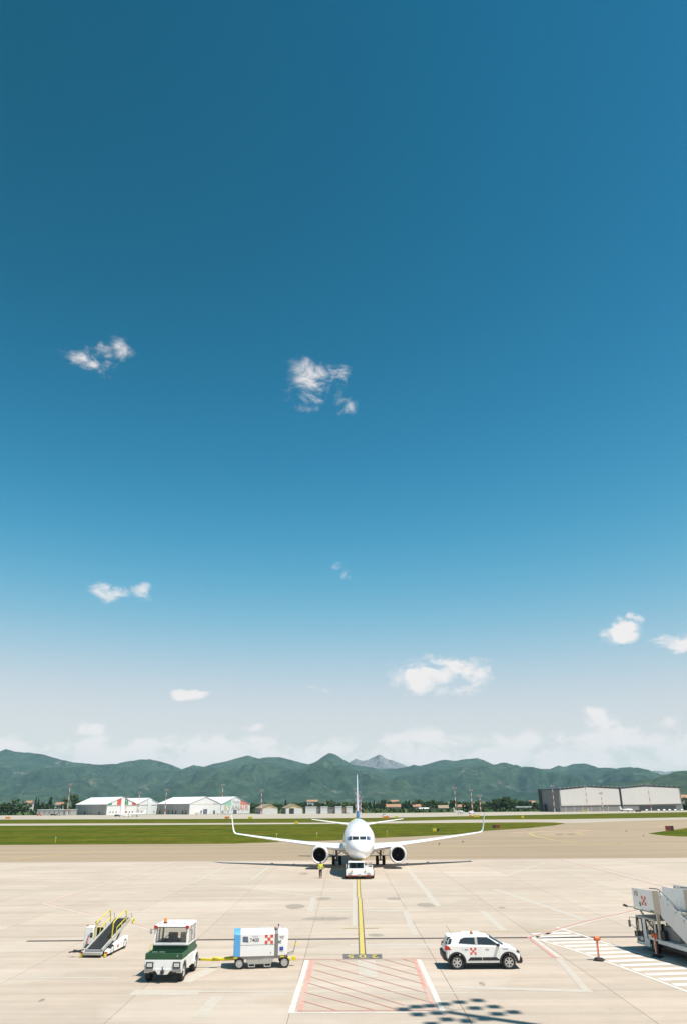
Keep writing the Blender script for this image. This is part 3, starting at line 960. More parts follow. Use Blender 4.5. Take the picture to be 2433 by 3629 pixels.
# ------------------------------------------------------------------ airliner
def airliner():
    root = empty('airliner', (1.47, 89.26, 0), -0.0104)
    tag(root, 'white twin-engine airliner seen nose-on with winglets and blue fin, pushed by a tug', 'airplane')
    #      y     hw    top   bottom
    SEC = [(0.00, 0.02, 2.80, 2.76), (0.10, 0.27, 3.02, 2.52), (0.30, 0.47, 3.20, 2.33), (0.7, 0.74, 3.45, 2.08), (1.15, 0.97, 3.66, 1.90), (1.6, 1.15, 3.90, 1.77),
           (2.1, 1.32, 4.28, 1.67), (2.7, 1.48, 4.70, 1.58), (3.4, 1.62, 5.00, 1.51), (4.3, 1.74, 5.22, 1.45), (5.6, 1.84, 5.40, 1.40), (7.2, 1.88, 5.48, 1.38), (12, 1.88, 5.48, 1.38),
           (19, 1.88, 5.48, 1.38), (25.5, 1.88, 5.48, 1.38), (28.5, 1.84, 5.48, 1.62), (31, 1.66, 5.46, 2.15), (33.5, 1.36, 5.40, 2.85), (35.7, 1.0, 5.28, 3.45), (37.6, 0.62, 5.12, 3.98), (38.9, 0.28, 4.92, 4.38), (39.2, 0.05, 4.72, 4.6)]

    def sec(y):
        for a, b in zip(SEC[:-1], SEC[1:]):
            if a[0] <= y <= b[0]:
                t = (y - a[0]) / (b[0] - a[0])
                return [a[i] + (b[i] - a[i]) * t for i in (1, 2, 3)]
        return SEC[-1][1:]
    n = 40

    def ring(y, grow=0.0):
        hw, zt, zb = sec(y)
        zc, hh = (zt + zb) / 2, (zt - zb) / 2
        return [((hw + grow) * math.sin(2 * math.pi * i / n), y, zc + (hh + grow) * math.cos(2 * math.pi * i / n)) for i in range(n)]
    ys = []
    for a, b in zip(SEC[:-1], SEC[1:]):
        k = max(1, int((b[0] - a[0]) / 1.0)) if a[0] < 12 or a[0] > 25 else 4
        ys += [a[0] + (b[0] - a[0]) * i / k for i in range(k)]
    ys.append(SEC[-1][0])
    fus = MB().rings([ring(y) for y in ys]).build('fuselage', 'fuselage_paint', root, smooth=True, ang=80)

    def nose_y(x, z):
        lo, hi = 0.0, 8.0
        for _ in range(40):
            y = (lo + hi) / 2
            hw, zt, zb = sec(y)
            zc, hh = (zt + zb) / 2, (zt - zb) / 2
            if (x / hw) ** 2 + ((z - zc) / hh) ** 2 <= 1:
                hi = y
            else:
                lo = y
        return hi

    def pane(quad, m, off=0.012):
        """quad of (x, z) corners as seen from the front, laid on the nose skin"""
        a, b, c, d = [Vector(q) for q in quad]

        def fn(u, v):
            p = (a * (1 - u) + b * u) * (1 - v) + (d * (1 - u) + c * u) * v
            return (p.x, nose_y(p.x, p.y) - off, p.y + off * 0.4)
        return MB().grid(fn, 8, 4).build('cockpit_window', m, fus, smooth=True)
    for s in (-1, 1):
        pane([(s * 0.05, 3.78), (s * 0.76, 3.76), (s * 0.74, 4.10), (s * 0.06, 4.10)], 'dark_glass')
        pane([(s * 0.83, 3.75), (s * 1.18, 3.66), (s * 1.17, 4.06), (s * 0.81, 4.10)], 'side_glass')
        pane([(s * 1.23, 3.68), (s * 1.33, 3.70), (s * 1.31, 4.0), (s * 1.22, 4.05)], 'side_glass')
    # cabin windows and doors down both sides
    for s in (-1, 1):
        for i in range(44):
            y = 7.6 + i * 0.56
            hw, zt, zb = sec(y)
            zc, hh = (zt + zb) / 2, (zt - zb) / 2
            z = 3.95
            x = hw * math.sqrt(1 - ((z - zc) / hh) ** 2) + 0.004
            MB().box(min(s * (x - 0.03), s * (x + 0.006)), max(s * (x - 0.03), s * (x + 0.006)), y - 0.12, y + 0.12, z - 0.17, z + 0.17).build('cabin_window', 'dark_glass', fus)
    for s in (-1, 1):
        def dr(u, v, s=s):
            y = 5.0 + 0.86 * u
            z = 2.75 + 1.8 * v
            hw, zt, zb = sec(y)
            zc, hh = (zt + zb) / 2, (zt - zb) / 2
            return (s * (hw * math.sqrt(max(0, 1 - ((z - zc) / hh) ** 2)) + 0.008), y, z)
        MB().grid(dr, 4, 8).build('cabin_door', 'aircraft_white', fus, smooth=True)
    MB().add([(0.02, 8.0, 5.48), (-0.02, 8.0, 5.48), (0, 8.45, 5.82), (0.02, 8.6, 5.48), (-0.02, 8.6, 5.48)], [(0, 1, 2), (3, 2, 4), (0, 2, 3), (1, 4, 2)]).build('antenna', 'aircraft_white', fus)
    # belly fairing
    fr = []
    for y, hw, z0, z1 in ((12.2, 0.5, 1.4, 1.8), (13.5, 1.7, 1.22, 2.5), (16, 2.05, 1.12, 2.7), (20, 2.05, 1.12, 2.7), (22.5, 1.6, 1.25, 2.4), (24, 0.5, 1.38, 1.8)):
        zc, hh = (z0 + z1) / 2, (z1 - z0) / 2
        fr.append([(hw * math.sin(2 * math.pi * i / 24), y, zc + hh * math.cos(2 * math.pi * i / 24)) for i in range(24)])
    MB().rings(fr).build('belly_fairing', 'aircraft_grey', root, smooth=True, ang=80)

    def foil(le, chord, thick, up=(0, 0, 1), k=9):
        """closed aerofoil ring: le point, chord length aft, thickness ratio"""
        up = Vector(up)
        le = Vector(le)
        top, bot = [], []
        for i in range(k + 1):
            t = (1 - math.cos(math.pi * i / k)) / 2
            h = 5 * thick * (0.2969 * math.sqrt(t) - 0.126 * t - 0.3516 * t * t + 0.2843 * t ** 3 - 0.1015 * t ** 4)
            p = le + Vector((0, chord * t, 0))
            top.append(p + up * (h * chord * 1.1))
            bot.append(p - up * (h * chord * 0.9))
        return [tuple(p) for p in top + bot[-2:0:-1]]
    for s in (-1, 1):
        st = [(1.2, 12.9, 7.6, 2.22, 0.14), (1.9, 13.3, 7.2, 2.25, 0.135), (4.83, 15.25, 5.2, 2.50, 0.12), (6.5, 16.3, 4.35, 2.66, 0.115), (10, 18.5, 3.35, 3.00, 0.11), (14, 21.0, 2.35, 3.42, 0.105), (16.6, 22.6, 1.75, 3.72, 0.10)]
        rings = [foil((s * x, y, z), c, t) for x, y, c, z, t in st]
        w = MB().rings(rings).build('wing', 'aircraft_white', root, smooth=True, ang=50)
        wl = []
        for x, y, z, c, t in ((16.6, 22.6, 3.72, 1.75, 0.10), (17.0, 22.9, 3.80, 1.55, 0.09), (17.25, 23.25, 4.05, 1.35, 0.085), (17.45, 23.75, 4.6, 1.1, 0.08), (17.68, 24.5, 5.4, 0.85, 0.08), (17.9, 25.1, 6.2, 0.5, 0.08)):
            a = min(1, max(0, (z - 3.72) / 0.6))
            wl.append(foil((s * x, y, z), c, t, (-s * a, 0, 1 - a * 0.9)))
        MB().rings(wl).build('winglet', 'aircraft_white', w, smooth=True, ang=50)
        # flap track fairings
        for x in (3.6, 7.6, 10.6):
            y0 = 13.3 + (x - 1.9) * 0.635 + 3.0 * (1 - x / 30)
            z0 = 2.25 + (x - 1.9) * 0.098 - 0.25
            MB().lathe([(0, 0.02), (0.6, 0.16), (1.5, 0.2), (2.4, 0.12), (2.9, 0.02)], (s * x, y0, z0), (0, 1, 0.05), 12).build('flap_fairing', 'aircraft_white', w, smooth=True)
        # engine
        o = (s * 4.83, 12.2, 1.64)
        prof = [(0.9, 0.80), (0.45, 0.79), (0.12, 0.82), (0.03, 0.86), (0.0, 0.90)]
        prof2 = [(0.0, 0.90), (0.04, 0.955), (0.15, 1.0), (0.6, 1.06), (1.4, 1.09), (2.4, 1.03), (3.1, 0.88), (3.15, 0.82)]
        e = MB().lathe(prof2[2:], o, (0, 1, 0), 36).build('engine_cowl', 'nacelle_paint', root, smooth=True, ang=60)
        MB().lathe(prof[1:] + prof2[1:3], o, (0, 1, 0), 36).build('inlet_lip', 'inlet_lip', e, smooth=True, ang=80)
        MB().lathe([(0.45, 0.79), (0.95, 0.80)], o, (0, 1, 0), 36).build('inlet_duct', 'inlet_dark', e, smooth=True)
        fan = MB().cyl((o[0], o[1] + 1.0, o[2]), (o[0], o[1] + 1.02, o[2]), 0.80, None, 36)
        for i in range(24):
            t = 2 * math.pi * i / 24
            d, q = Vector((math.cos(t), 0, math.sin(t))), Vector((-math.sin(t), 0, math.cos(t)))
            c = Vector(o) + Vector((0, 0.85, 0))
            fan.add([c + d * 0.2, c + d * 0.78 + q * 0.02, c + d * 0.78 + q * 0.12 + Vector((0, 0.12, 0)), c + d * 0.2 + q * 0.05 + Vector((0, 0.12, 0))], [(0, 1, 2, 3)])
        fan.build('fan', 'inlet_dark', e)
        MB().lathe([(0.5, 0.005), (0.62, 0.09), (0.85, 0.21), (0.98, 0.23)], o, (0, 1, 0), 20).build('spinner', 'dark_metal', e, smooth=True)
        MB().lathe([(3.1, 0.62), (3.9, 0.46), (4.0, 0.40)], o, (0, 1, 0), 28).build('exhaust', 'metal_grey', e, smooth=True)
        py = [[(s * 4.83 + dx, y, z) for dx, y, z in ((-0.16, 13.0, 2.62), (0.16, 13.0, 2.62), (0.13, 16.8, 2.2), (-0.13, 16.8, 2.2))],
              [(s * 4.83 + dx, y, z) for dx, y, z in ((-0.12, 14.2, 2.85), (0.12, 14.2, 2.85), (0.12, 17.5, 2.55), (-0.12, 17.5, 2.55))]]
        MB().hexa(py[0] + py[1]).build('engine_pylon', 'aircraft_white', root, bevel=0.05)
        # tailplane
        MB().rings([foil((s * x, y, z), c, t) for x, y, c, z, t in ((0.3, 33.4, 3.9, 4.42, 0.10), (1.0, 33.9, 3.6, 4.5, 0.10), (4, 35.7, 2.5, 4.88, 0.09), (6.9, 37.3, 1.4, 5.24, 0.09), (7.17, 37.6, 1.0, 5.27, 0.08))]).build('tailplane', 'aircraft_white', root, smooth=True, ang=50)
        # main gear
        gx = s * 2.86
        leg = MB().cyl((gx, 19.6, 0.55), (gx, 19.5, 1.15), 0.09, None, 14).cyl((gx, 19.5, 1.1), (gx * 1.02, 19.3, 2.35), 0.15, None, 14).cyl((gx - 0.45, 19.6, 0.56), (gx + 0.45, 19.6, 0.56), 0.08, None, 12)
        leg.bar((gx, 19.5, 1.2), (gx - s * 1.15, 19.4, 2.1), 0.12, 0.12)
        leg.bar((gx, 19.6, 1.0), (gx, 20.1, 1.3), 0.07, 0.07).bar((gx, 20.1, 1.3), (gx, 19.6, 1.65), 0.07, 0.07)
        leg = leg.build('main_gear_leg', 'metal_grey', root, smooth=True)
        MB().hexa([(gx + s * 0.30, 19.0, 1.15), (gx + s * 0.34, 19.0, 1.15), (gx + s * 0.34, 20.1, 1.15), (gx + s * 0.30, 20.1, 1.15), (gx + s * 0.50, 18.9, 2.15), (gx + s * 0.54, 18.9, 2.15), (gx + s * 0.54, 20.3, 2.15), (gx + s * 0.50, 20.3, 2.15)]).build('gear_door', 'aircraft_white', leg)
        for q in (-1, 1):
            wheel(root, (gx + q * 0.43, 19.6, 0.565), 0.565, 0.40, (1, 0, 0), 'metal_grey', 0.5, out=q)
    # fin
    fb = []
    for y, c, z, t in ((29.3, 8.6, 5.15, 0.055), (31.0, 6.9, 5.55, 0.075), (32.6, 5.4, 6.4, 0.085), (34.6, 4.4, 8.2, 0.085), (36.9, 3.1, 10.6, 0.085), (38.1, 2.3, 11.9, 0.08), (38.5, 1.7, 12.1, 0.06)):
        fb.append(foil((0, y, z), c, t, (1, 0, 0)))
    fin = MB().rings(fb).build('fin', 'fin_blue', root, smooth=True, ang=50)
    MB().rings([foil((0, y - 0.05, z), c * 0.16, 0.2, (1, 0, 0)) for y, c, z in ((32.75, 5.4, 6.5), (34.6, 4.4, 8.2), (36.9, 3.1, 10.6), (38.05, 2.3, 11.85))]).build('fin_leading_edge', 'aircraft_white', fin, smooth=True, ang=50)
    # nose gear
    ng = MB().cyl((0, 4.1, 0.35), (0, 4.15, 1.6), 0.08, None, 12).cyl((-0.28, 4.1, 0.345), (0.28, 4.1, 0.345), 0.06, None, 10).bar((0, 4.1, 0.9), (0, 4.9, 1.5), 0.08, 0.08).build('nose_gear_leg', 'metal_grey', root, smooth=True)
    for q in (-1, 1):
        wheel(root, (q * 0.22, 4.1, 0.345), 0.345, 0.2, (1, 0, 0), 'metal_grey', 0.55, out=q)
        MB().hexa([(q * 0.36, 3.4, 0.95), (q * 0.39, 3.4, 0.95), (q * 0.39, 4.7, 0.95), (q * 0.36, 4.7, 0.95), (q * 0.34, 3.3, 1.52), (q * 0.37, 3.3, 1.52), (q * 0.37, 4.8, 1.5), (q * 0.34, 4.8, 1.5)]).build('gear_door', 'navy', ng)
    return root


airliner()


# ------------------------------------------------------------------ pushback tug
def tug():
    r = empty('pushback_tug', (1.43, 88.35, 0), -0.01)
    tag(r, 'low white pushback tug coupled under the airliner nose', 'tug')
    ch = MB().box(-1.48, 1.48, 0.1, 5.0, 0.34, 0.86).build('chassis', 'white_dull', r, bevel=0.05)
    # sloping front deck
    MB().hexa([(-1.47, 0.02, 0.36), (1.47, 0.02, 0.36), (1.47, 0.9, 0.36), (-1.47, 0.9, 0.36), (-1.40, 0.10, 0.88), (1.40, 0.10, 0.88), (1.42, 0.9, 1.0), (-1.42, 0.9, 1.0)]).build('front_panel', 'white_gloss', r, bevel=0.04)
    cab = MB()
    for x in (-1.18, 0.52):
        cab.bar((x, 0.62, 0.98), (x, 0.80, 1.62), 0.09, 0.09, (0, 1, 0)).bar((x, 2.2, 0.86), (x, 2.2, 1.62), 0.08, 0.08, (0, 1, 0))
    cab.box(-1.22, 0.56, 0.55, 0.68, 0.86, 1.02).box(-1.22, 0.56, 2.12, 2.24, 0.86, 1.1).box(-1.22, -1.14, 0.6, 2.2, 0.86, 1.05).box(0.48, 0.56, 0.6, 2.2, 0.86, 1.05)
    cab = cab.build('cab', 'white_gloss', r)
    MB().hexa([(-1.25, 0.62, 1.58), (0.60, 0.62, 1.58), (0.60, 2.35, 1.58), (-1.25, 2.35, 1.58), (-1.2, 0.70, 1.70), (0.55, 0.70, 1.70), (0.55, 2.3, 1.70), (-1.2, 2.3, 1.70)]).build('roof', 'white_gloss', cab, bevel=0.03)
    MB().quad((-1.13, 0.64, 1.03), (0.47, 0.64, 1.03), (0.47, 0.78, 1.57), (-1.13, 0.78, 1.57)).build('windscreen', 'vehicle_glass', cab)
    MB().box(-0.95, -0.45, 1.35, 1.85, 0.86, 1.15).box(-0.95, -0.45, 1.8, 1.92, 1.1, 1.5).box(-0.2, 0.3, 1.35, 1.85, 0.86, 1.15).box(-0.2, 0.3, 1.8, 1.92, 1.1, 1.5).build('seat', 'black_plastic', cab, bevel=0.03)
    MB().box(-1.1, 0.44, 0.72, 0.95, 0.9, 1.08).build('dashboard', 'dark_metal', cab)
    MB().box(0.1, 0.42, 0.95, 1.2, 1.0, 1.3).build('document_board', 'tractor_green', cab)
    for x in (-0.9, 0.4):
        MB().lathe([(-0.01, 0.001), (0, 0.02), (0.42, 0.02), (0.43, 0.001)], (x, 0.74, 1.15), (0, 0, 1), 6).build('wiper', 'black_plastic', cab)
    # engine deck on the right with its posts and exhaust
    MB().box(0.62, 1.40, 0.8, 4.6, 0.86, 1.12).build('engine_deck', 'white_gloss', r, bevel=0.03)
    MB().box(1.02, 1.32, 0.9, 1.3, 1.12, 1.2).cyl((1.12, 1.1, 1.1), (1.12, 1.1, 1.52), 0.05).cyl((1.27, 1.0, 1.1), (1.3, 1.0, 1.6), 0.03).build('exhaust', 'dark_metal', r)
    MB().cyl((1.40, 0.3, 0.9), (1.40, 0.3, 1.3), 0.03).cyl((1.40, 0.3, 1.3), (1.40, 1.0, 1.3), 0.03).cyl((1.40, 1.0, 1.3), (1.40, 1.0, 0.9), 0.03).build('handrail', 'white_gloss', r)
    for x in (-0.8, 0.62):
        MB().box(x - 0.07, x + 0.07, 0.0, 0.12, 0.72, 0.92).build('marker_lamp', 'safety_yellow', r, bevel=0.01)
    for x in (-1.0, 1.0):
        h = MB().box(x - 0.18, x + 0.18, -0.03, 0.1, 0.38, 0.64).build('headlamp_box', 'metal_grey', r, bevel=0.02)
        for q in (-0.08, 0.08):
            MB().cyl((x + q, -0.04, 0.51), (x + q, 0.0, 0.51), 0.07, None, 14).build('headlamp', 'lamp_clear', h)
    MB().box(-0.18, 0.18, -0.16, 0.05, 0.30, 0.50).cyl((0, -0.1, 0.26), (0, -0.1, 0.56), 0.04).build('tow_hook', 'unit_grey', r, bevel=0.02)
    MB().box(-1.45, -0.3, -0.01, 0.03, 0.30, 0.40).build('bumper', 'mast_red', r)
    MB().box(0.3, 1.45, -0.01, 0.03, 0.30, 0.40).build('bumper', 'mast_red', r)
    for s in (-1, 1):
        m = MB().cyl((s * 1.2 - (0.4 if s > 0 else 0), 0.72, 1.2), (s * 1.42 - (0.4 if s > 0 else 0), 0.66, 1.25), 0.015, None, 6).build('mirror_arm', 'black_plastic', r)
        x = s * 1.42 - (0.4 if s > 0 else 0)
        MB().box(x - 0.06, x + 0.06, 0.62, 0.68, 1.1, 1.42).build('mirror', 'unit_grey', m, bevel=0.02)
        for y in (1.15, 3.9):
            wheel(r, (s * 1.42, y, 0.42), 0.42, 0.32, (1, 0, 0), 'white_dull', out=s)
    MB().bar((0, 4.9, 0.45), (0.02, 5.02, 0.36), 0.12, 0.1).build('cradle', 'dark_metal', r)


tug()


# ------------------------------------------------------------------ person
def skin_mesh(name, joints, edges, m, parent, sub=2):
    me = bpy.data.meshes.new(name)
    me.from_pydata([j[:3] for j in joints], edges, [])
    o = bpy.data.objects.new(name, me)
    COL.objects.link(o)
    md = o.modifiers.new('skin', 'SKIN')
    for i, j in enumerate(joints):
        sv = me.skin_vertices[0].data[i]
        sv.radius = (j[3], j[4] if len(j) > 4 else j[3])
        sv.use_root = i == 0
    md.use_smooth_shade = True
    sb = o.modifiers.new('sub', 'SUBSURF')
    sb.levels = sb.render_levels = sub
    me.materials.append(MATS[m])
    o.parent = parent
    return o


def person(loc, rz, k=0.93):
    r = empty('person', loc, rz)
    r.scale = (k, k, k)
    tag(r, 'person in yellow high-visibility jacket and dark trousers standing beside the pushback tug', 'person')
    J = [(0, 0, 0.98, .13, .10), (0, 0, 1.15, .12, .09), (0, 0, 1.38, .15, .10), (0, 0, 1.47, .07, .06), (0, 0.01, 1.53, .055), (0, 0.015, 1.62, .085, .095), (0, 0.005, 1.72, .075, .085),
         (-.17, 0, 1.42, .06), (-.27, 0.02, 1.15, .047), (-.20, -.12, .98, .038), (-.17, -.20, .95, .03),
         (.17, 0, 1.42, .06), (.29, 0.02, 1.17, .047), (.30, -.10, 1.0, .038), (.30, -.18, .96, .03),
         (-.09, 0, .90, .09), (-.10, -.01, .5, .065), (-.10, .02, .09, .045), (-.11, -.14, .04, .04),
         (.09, 0, .90, .09), (.09, -.02, .5, .065), (.08, .02, .09, .045), (.09, -.14, .04, .04)]
    E = [(0, 1), (1, 2), (2, 3), (3, 4), (4, 5), (5, 6), (2, 7), (7, 8), (8, 9), (9, 10), (2, 11), (11, 12), (12, 13), (13, 14), (0, 15), (15, 16), (16, 17), (17, 18), (0, 19), (19, 20), (20, 21), (21, 22)]
    b = skin_mesh('body', J, E, 'skin', r)
    JJ = [(0, 0, 0.90, .165, .125), (0, 0, 1.0, .165, .125), (0, 0, 1.15, .15, .115), (0, 0, 1.38, .18, .125), (0, 0, 1.46, .10, .085), (-.18, 0, 1.42, .08), (-.275, 0.02, 1.15, .065), (-.215, -.10, 1.01, .055), (.18, 0, 1.42, .08), (.295, 0.02, 1.17, .065), (.30, -.08, 1.03, .055)]
    skin_mesh('jacket', JJ, [(0, 1), (1, 2), (2, 3), (3, 4), (3, 5), (5, 6), (6, 7), (3, 8), (8, 9), (9, 10)], 'hivis', b)
    JT = [(0, 0, .96, .14, .11), (-.09, 0, .88, .105), (-.10, -.01, .5, .082), (-.10, .01, .13, .07), (.09, 0, .88, .105), (.09, -.02, .5, .082), (.08, .01, .13, .07)]
    skin_mesh('trousers', JT, [(0, 1), (1, 2), (2, 3), (0, 4), (4, 5), (5, 6)], 'trousers_dark', b)
    MB().lathe([(-.11, .10), (-.02, .115), (.06, .10), (.10, .05), (.115, .005)], (0, .025, 1.68), (0, .15, 1), 16).build('hair', 'hair', b, smooth=True)
    for s in (-1, 1):
        MB().box(s * .095 - .05, s * .095 + .05, -.20, .07, 0.0, .10).build('shoe', 'black_plastic', b, bevel=0.03)
        MB().lathe([(-.006, .011), (0.004, .009), (.007, .002)], (s * .032, -.083, 1.635), (0, -1, 0), 8).build('eye', 'dark_glass', b)
        for f in range(4):
            hx = -.17 if s < 0 else .30
            hy, hz = (-.20, .95) if s < 0 else (-.18, .96)
            a = (hx + (f - 1.5) * .017, hy, hz)
            l = (.055, .065, .06, .045)[f]
            MB().path([a, (a[0], a[1] - l * .5, a[2] - l * .7), (a[0], a[1] - l * .55, a[2] - l * 1.3)], .009, 6).build('finger', 'skin', b, smooth=True)
        a = (hx - s * .03, hy + .01, hz + .005)
        MB().path([a, (a[0] - s * .02, a[1] - .03, a[2] - .02), (a[0] - s * .012, a[1] - .05, a[2] - .04)], .010, 6).build('thumb', 'skin', b, smooth=True)
    MB().lathe([(0, .012), (.02, .016), (.03, .004)], (0, -.085, 1.60), (0, -1, -.3), 8).build('nose', 'skin', b)
    for z in (1.0, 1.2):
        rg = [[(q * math.cos(t), p * math.sin(t), zz) for t in [2 * math.pi * i / 20 for i in range(20)]] for q, p, zz in ((.185, .142, z), (.182, .14, z + .05))]
        MB().rings(rg, False, False).build('reflective_band', 'reflective', b, smooth=True)


person((-2.75, 90.2, 0), 0.15)


# ------------------------------------------------------------------ tow tractor
def tow_tractor():
    r = empty('tow_tractor', (-8.32, 39.12, 0), -0.045)
    tag(r, 'white and dark green tow tractor with glazed cab and orange beacon, facing the camera', 'tractor')
    # white lower body with wheel arches, drawn as a side profile
    def arch(c, rr, a0=178, a1=2, n=9):
        return [(c + rr * math.cos(R(a0 + (a1 - a0) * i / n)), 0.40 + rr * math.sin(R(a0 + (a1 - a0) * i / n))) for i in range(n + 1)]
    prof = [(0.0, 0.42), (0.02, 0.92), (3.25, 0.92), (3.28, 0.42)]
    ring = [(3.28, 0.40), (3.24, 0.80), (2.2, 0.92), (0.02, 0.92), (0.0, 0.40)] + [(0.10, 0.40)] + arch(0.55, 0.43) + arch(2.72, 0.43)
    for s in (-1, 1):
        MB().prism(ring, lambda y, z: (s * 0.86, y, z), lambda y, z: (s * 0.62, y, z)).build('side_panel', 'white_dull', r, bevel=0.015)
    MB().hexa([(-0.86, 0.0, 0.47), (0.86, 0.0, 0.47), (0.86, 0.22, 0.47), (-0.86, 0.22, 0.47), (-0.84, 0.02, 0.92), (0.84, 0.02, 0.92), (0.84, 0.22, 0.92), (-0.84, 0.22, 0.92)]).build('front_panel', 'white_gloss', r, bevel=0.02)
    MB().hexa([(-0.22, -0.03, 0.34), (0.22, -0.03, 0.34), (0.22, 0.15, 0.34), (-0.22, 0.15, 0.34), (-0.40, -0.02, 0.56), (0.40, -0.02, 0.56), (0.40, 0.15, 0.56), (-0.40, 0.15, 0.56)]).build('hitch_plate', 'white_dull', r, bevel=0.01)
    MB().box(-0.07, 0.07, -0.16, 0.0, 0.38, 0.52).cyl((0, -0.1, 0.34), (0, -0.1, 0.66), 0.025, None, 10).build('tow_hitch', 'dark_metal', r, bevel=0.01)
    for s in (-1, 1):
        hb = MB().box(s * 0.62 - 0.17, s * 0.62 + 0.17, -0.035, 0.02, 0.58, 0.83).build('headlamp_bezel', 'dark_metal', r, bevel=0.01)
        MB().box(s * 0.62 - 0.12, s * 0.62 + 0.12, -0.05, -0.03, 0.64, 0.78).build('headlamp', 'lamp_clear', hb, bevel=0.01)
        MB().box(s * 0.64 - 0.19, s * 0.64 + 0.19, -0.03, 0.02, 0.44, 0.56).build('tread_plate', 'metal_grey', r)
    box('underbody', 'black_plastic', r, -0.6, 0.6, 0.2, 3.2, 0.32, 0.9)
    # green tool tub in front of the cab
    tub = MB().box(-0.86, 0.86, 0.02, 0.10, 0.922, 1.17).box(-0.86, -0.79, 0.10, 1.08, 0.922, 1.17).box(0.79, 0.86, 0.10, 1.08, 0.922, 1.17)
    tub = tub.build('tool_tub', 'tractor_green', r, bevel=0.012)
    box('tub_floor', 'dark_metal', tub, -0.79, 0.79, 0.10, 1.08, 0.93, 0.96)
    for x in (-0.45, -0.12):
        MB().path([(x - 0.12, 0.13, 1.17), (x - 0.12, 0.10, 1.21), (x + 0.12, 0.10, 1.21), (x + 0.12, 0.13, 1.17)], 0.018, 6).build('tub_handle', 'metal_grey', tub)
    MB().box(0.6, 0.66, 0.0, 0.03, 1.02, 1.12).build('latch', 'metal_grey', tub)
    # cab base
    cab = MB().box(-0.84, 0.84, 1.08, 1.16, 0.922, 1.34).box(-0.84, -0.77, 1.16, 2.72, 0.922, 1.34).box(0.77, 0.84, 1.16, 2.72, 0.922, 1.34).box(-0.84, 0.84, 2.64, 2.72, 0.922, 1.34).build('cab_base', 'tractor_green', r, bevel=0.012)
    MB().box(-0.80, 0.80, 2.72, 3.22, 0.922, 1.06).build('rear_deck', 'tractor_green', r, bevel=0.02)
    p = MB()
    for s in (-1, 1):
        p.bar((s * 0.79, 1.10, 1.34), (s * 0.76, 1.20, 2.10), 0.10, 0.10, (0, 1, 0)).bar((s * 0.80, 2.66, 1.34), (s * 0.77, 2.64, 2.10), 0.09, 0.09, (0, 1, 0)).bar((s * 0.80, 1.95, 1.34), (s * 0.77, 1.95, 2.10), 0.05, 0.05, (0, 1, 0))
        p.bar((s * 0.80, 1.10, 1.36), (s * 0.80, 2.66, 1.36), 0.08, 0.06)
    p.bar((-0.79, 1.09, 1.385), (0.79, 1.09, 1.385), 0.10, 0.10)
    p.bar((-0.79, 2.66, 1.375), (0.79, 2.66, 1.375), 0.08, 0.07)
    p.build('cab_frame', 'white_gloss', cab, bevel=0.01)
    rf = MB().hexa([(-0.85, 1.08, 2.08), (0.85, 1.08, 2.08), (0.85, 2.75, 2.08), (-0.85, 2.75, 2.08), (-0.80, 1.14, 2.20), (0.80, 1.14, 2.20), (0.80, 2.70, 2.20), (-0.80, 2.70, 2.20)]).build('roof', 'white_gloss', cab, bevel=0.04, seg=3)
    # windscreen rubber, glass, side and rear panes
    a, b, c, d = (-0.73, 1.115, 1.43), (0.73, 1.115, 1.43), (0.71, 1.185, 2.07), (-0.71, 1.185, 2.07)
    w = MB().quad(a, b, c, d).build('windscreen', 'vehicle_glass', cab)
    MB().path([a, b, c, d, a], 0.022, 8).build('window_seal', 'black_plastic', w)
    for s in (-1, 1):
        for y0, y1 in ((1.20, 1.92), (1.98, 2.60)):
            q = [(s * 0.80, y0, 1.40), (s * 0.80, y1, 1.40), (s * 0.775, y1, 2.07), (s * 0.775, y0 + (0.06 if y0 < 1.5 else 0), 2.07)]
            w = MB().quad(*q).build('side_window', 'vehicle_glass', cab)
            MB().path(q + [q[0]], 0.014, 6).build('window_seal', 'black_plastic', w)
    MB().quad((-0.72, 2.66, 1.42), (0.72, 2.66, 1.42), (0.70, 2.64, 2.07), (-0.70, 2.64, 2.07)).build('rear_window', 'vehicle_glass', cab)
    # interior
    MB().lathe([(0.17, 0.015), (0.185, 0.0), (0.17, -0.015)], (0, 0, 0), (0, 0, 1), 4)
    ring_ = MB()
    for i in range(20):
        t0, t1 = 2 * math.pi * i / 20, 2 * math.pi * (i + 1) / 20
        f = lambda t: (-0.18 + 0.19 * math.cos(t), 1.40 + 0.08 * math.sin(t), 1.53 + 0.16 * math.sin(t))
        ring_.cyl(f(t0), f(t1), 0.015, None, 6)
    ring_.cyl((-0.18, 1.25, 1.32), (-0.18, 1.40, 1.53), 0.025).cyl((-0.36, 1.4, 1.53), (0.0, 1.4, 1.53), 0.012)
    ring_.build('steering_wheel', 'black_plastic', cab)
    MB().box(-0.76, 0.76, 1.17, 1.36, 1.2, 1.44).build('dashboard', 'dark_metal', cab, bevel=0.02)
    for x in (-0.18, 0.42):
        MB().box(x - 0.24, x + 0.24, 1.75, 2.2, 1.1, 1.36).box(x - 0.23, x + 0.23, 2.15, 2.28, 1.3, 1.72).build('seat', 'clad_dark' if x < 0 else 'render_beige', cab, bevel=0.04)
    MB().bar((0.3, 1.5, 1.0), (0.3, 1.5, 1.5), 0.03, 0.03).build('gear_lever', 'dark_metal', cab)
    MB().path([(0.06, 1.08, 1.38), (0.0, 1.05, 1.44), (-0.03, 1.12, 1.62)], 0.012, 6).build('wiper', 'black_plastic', cab)
    for s in (-1, 1):
        MB().box(s * 0.76 - 0.075, s * 0.76 + 0.075, 1.03, 1.09, 2.02, 2.16).build('indicator_lamp', 'lamp_red', rf, bevel=0.01)
        MB().cyl((s * 0.6, 1.2, 2.2), (s * 0.6, 1.2, 2.23), 0.03, None, 10).build('roof_stud', 'dark_metal', rf)
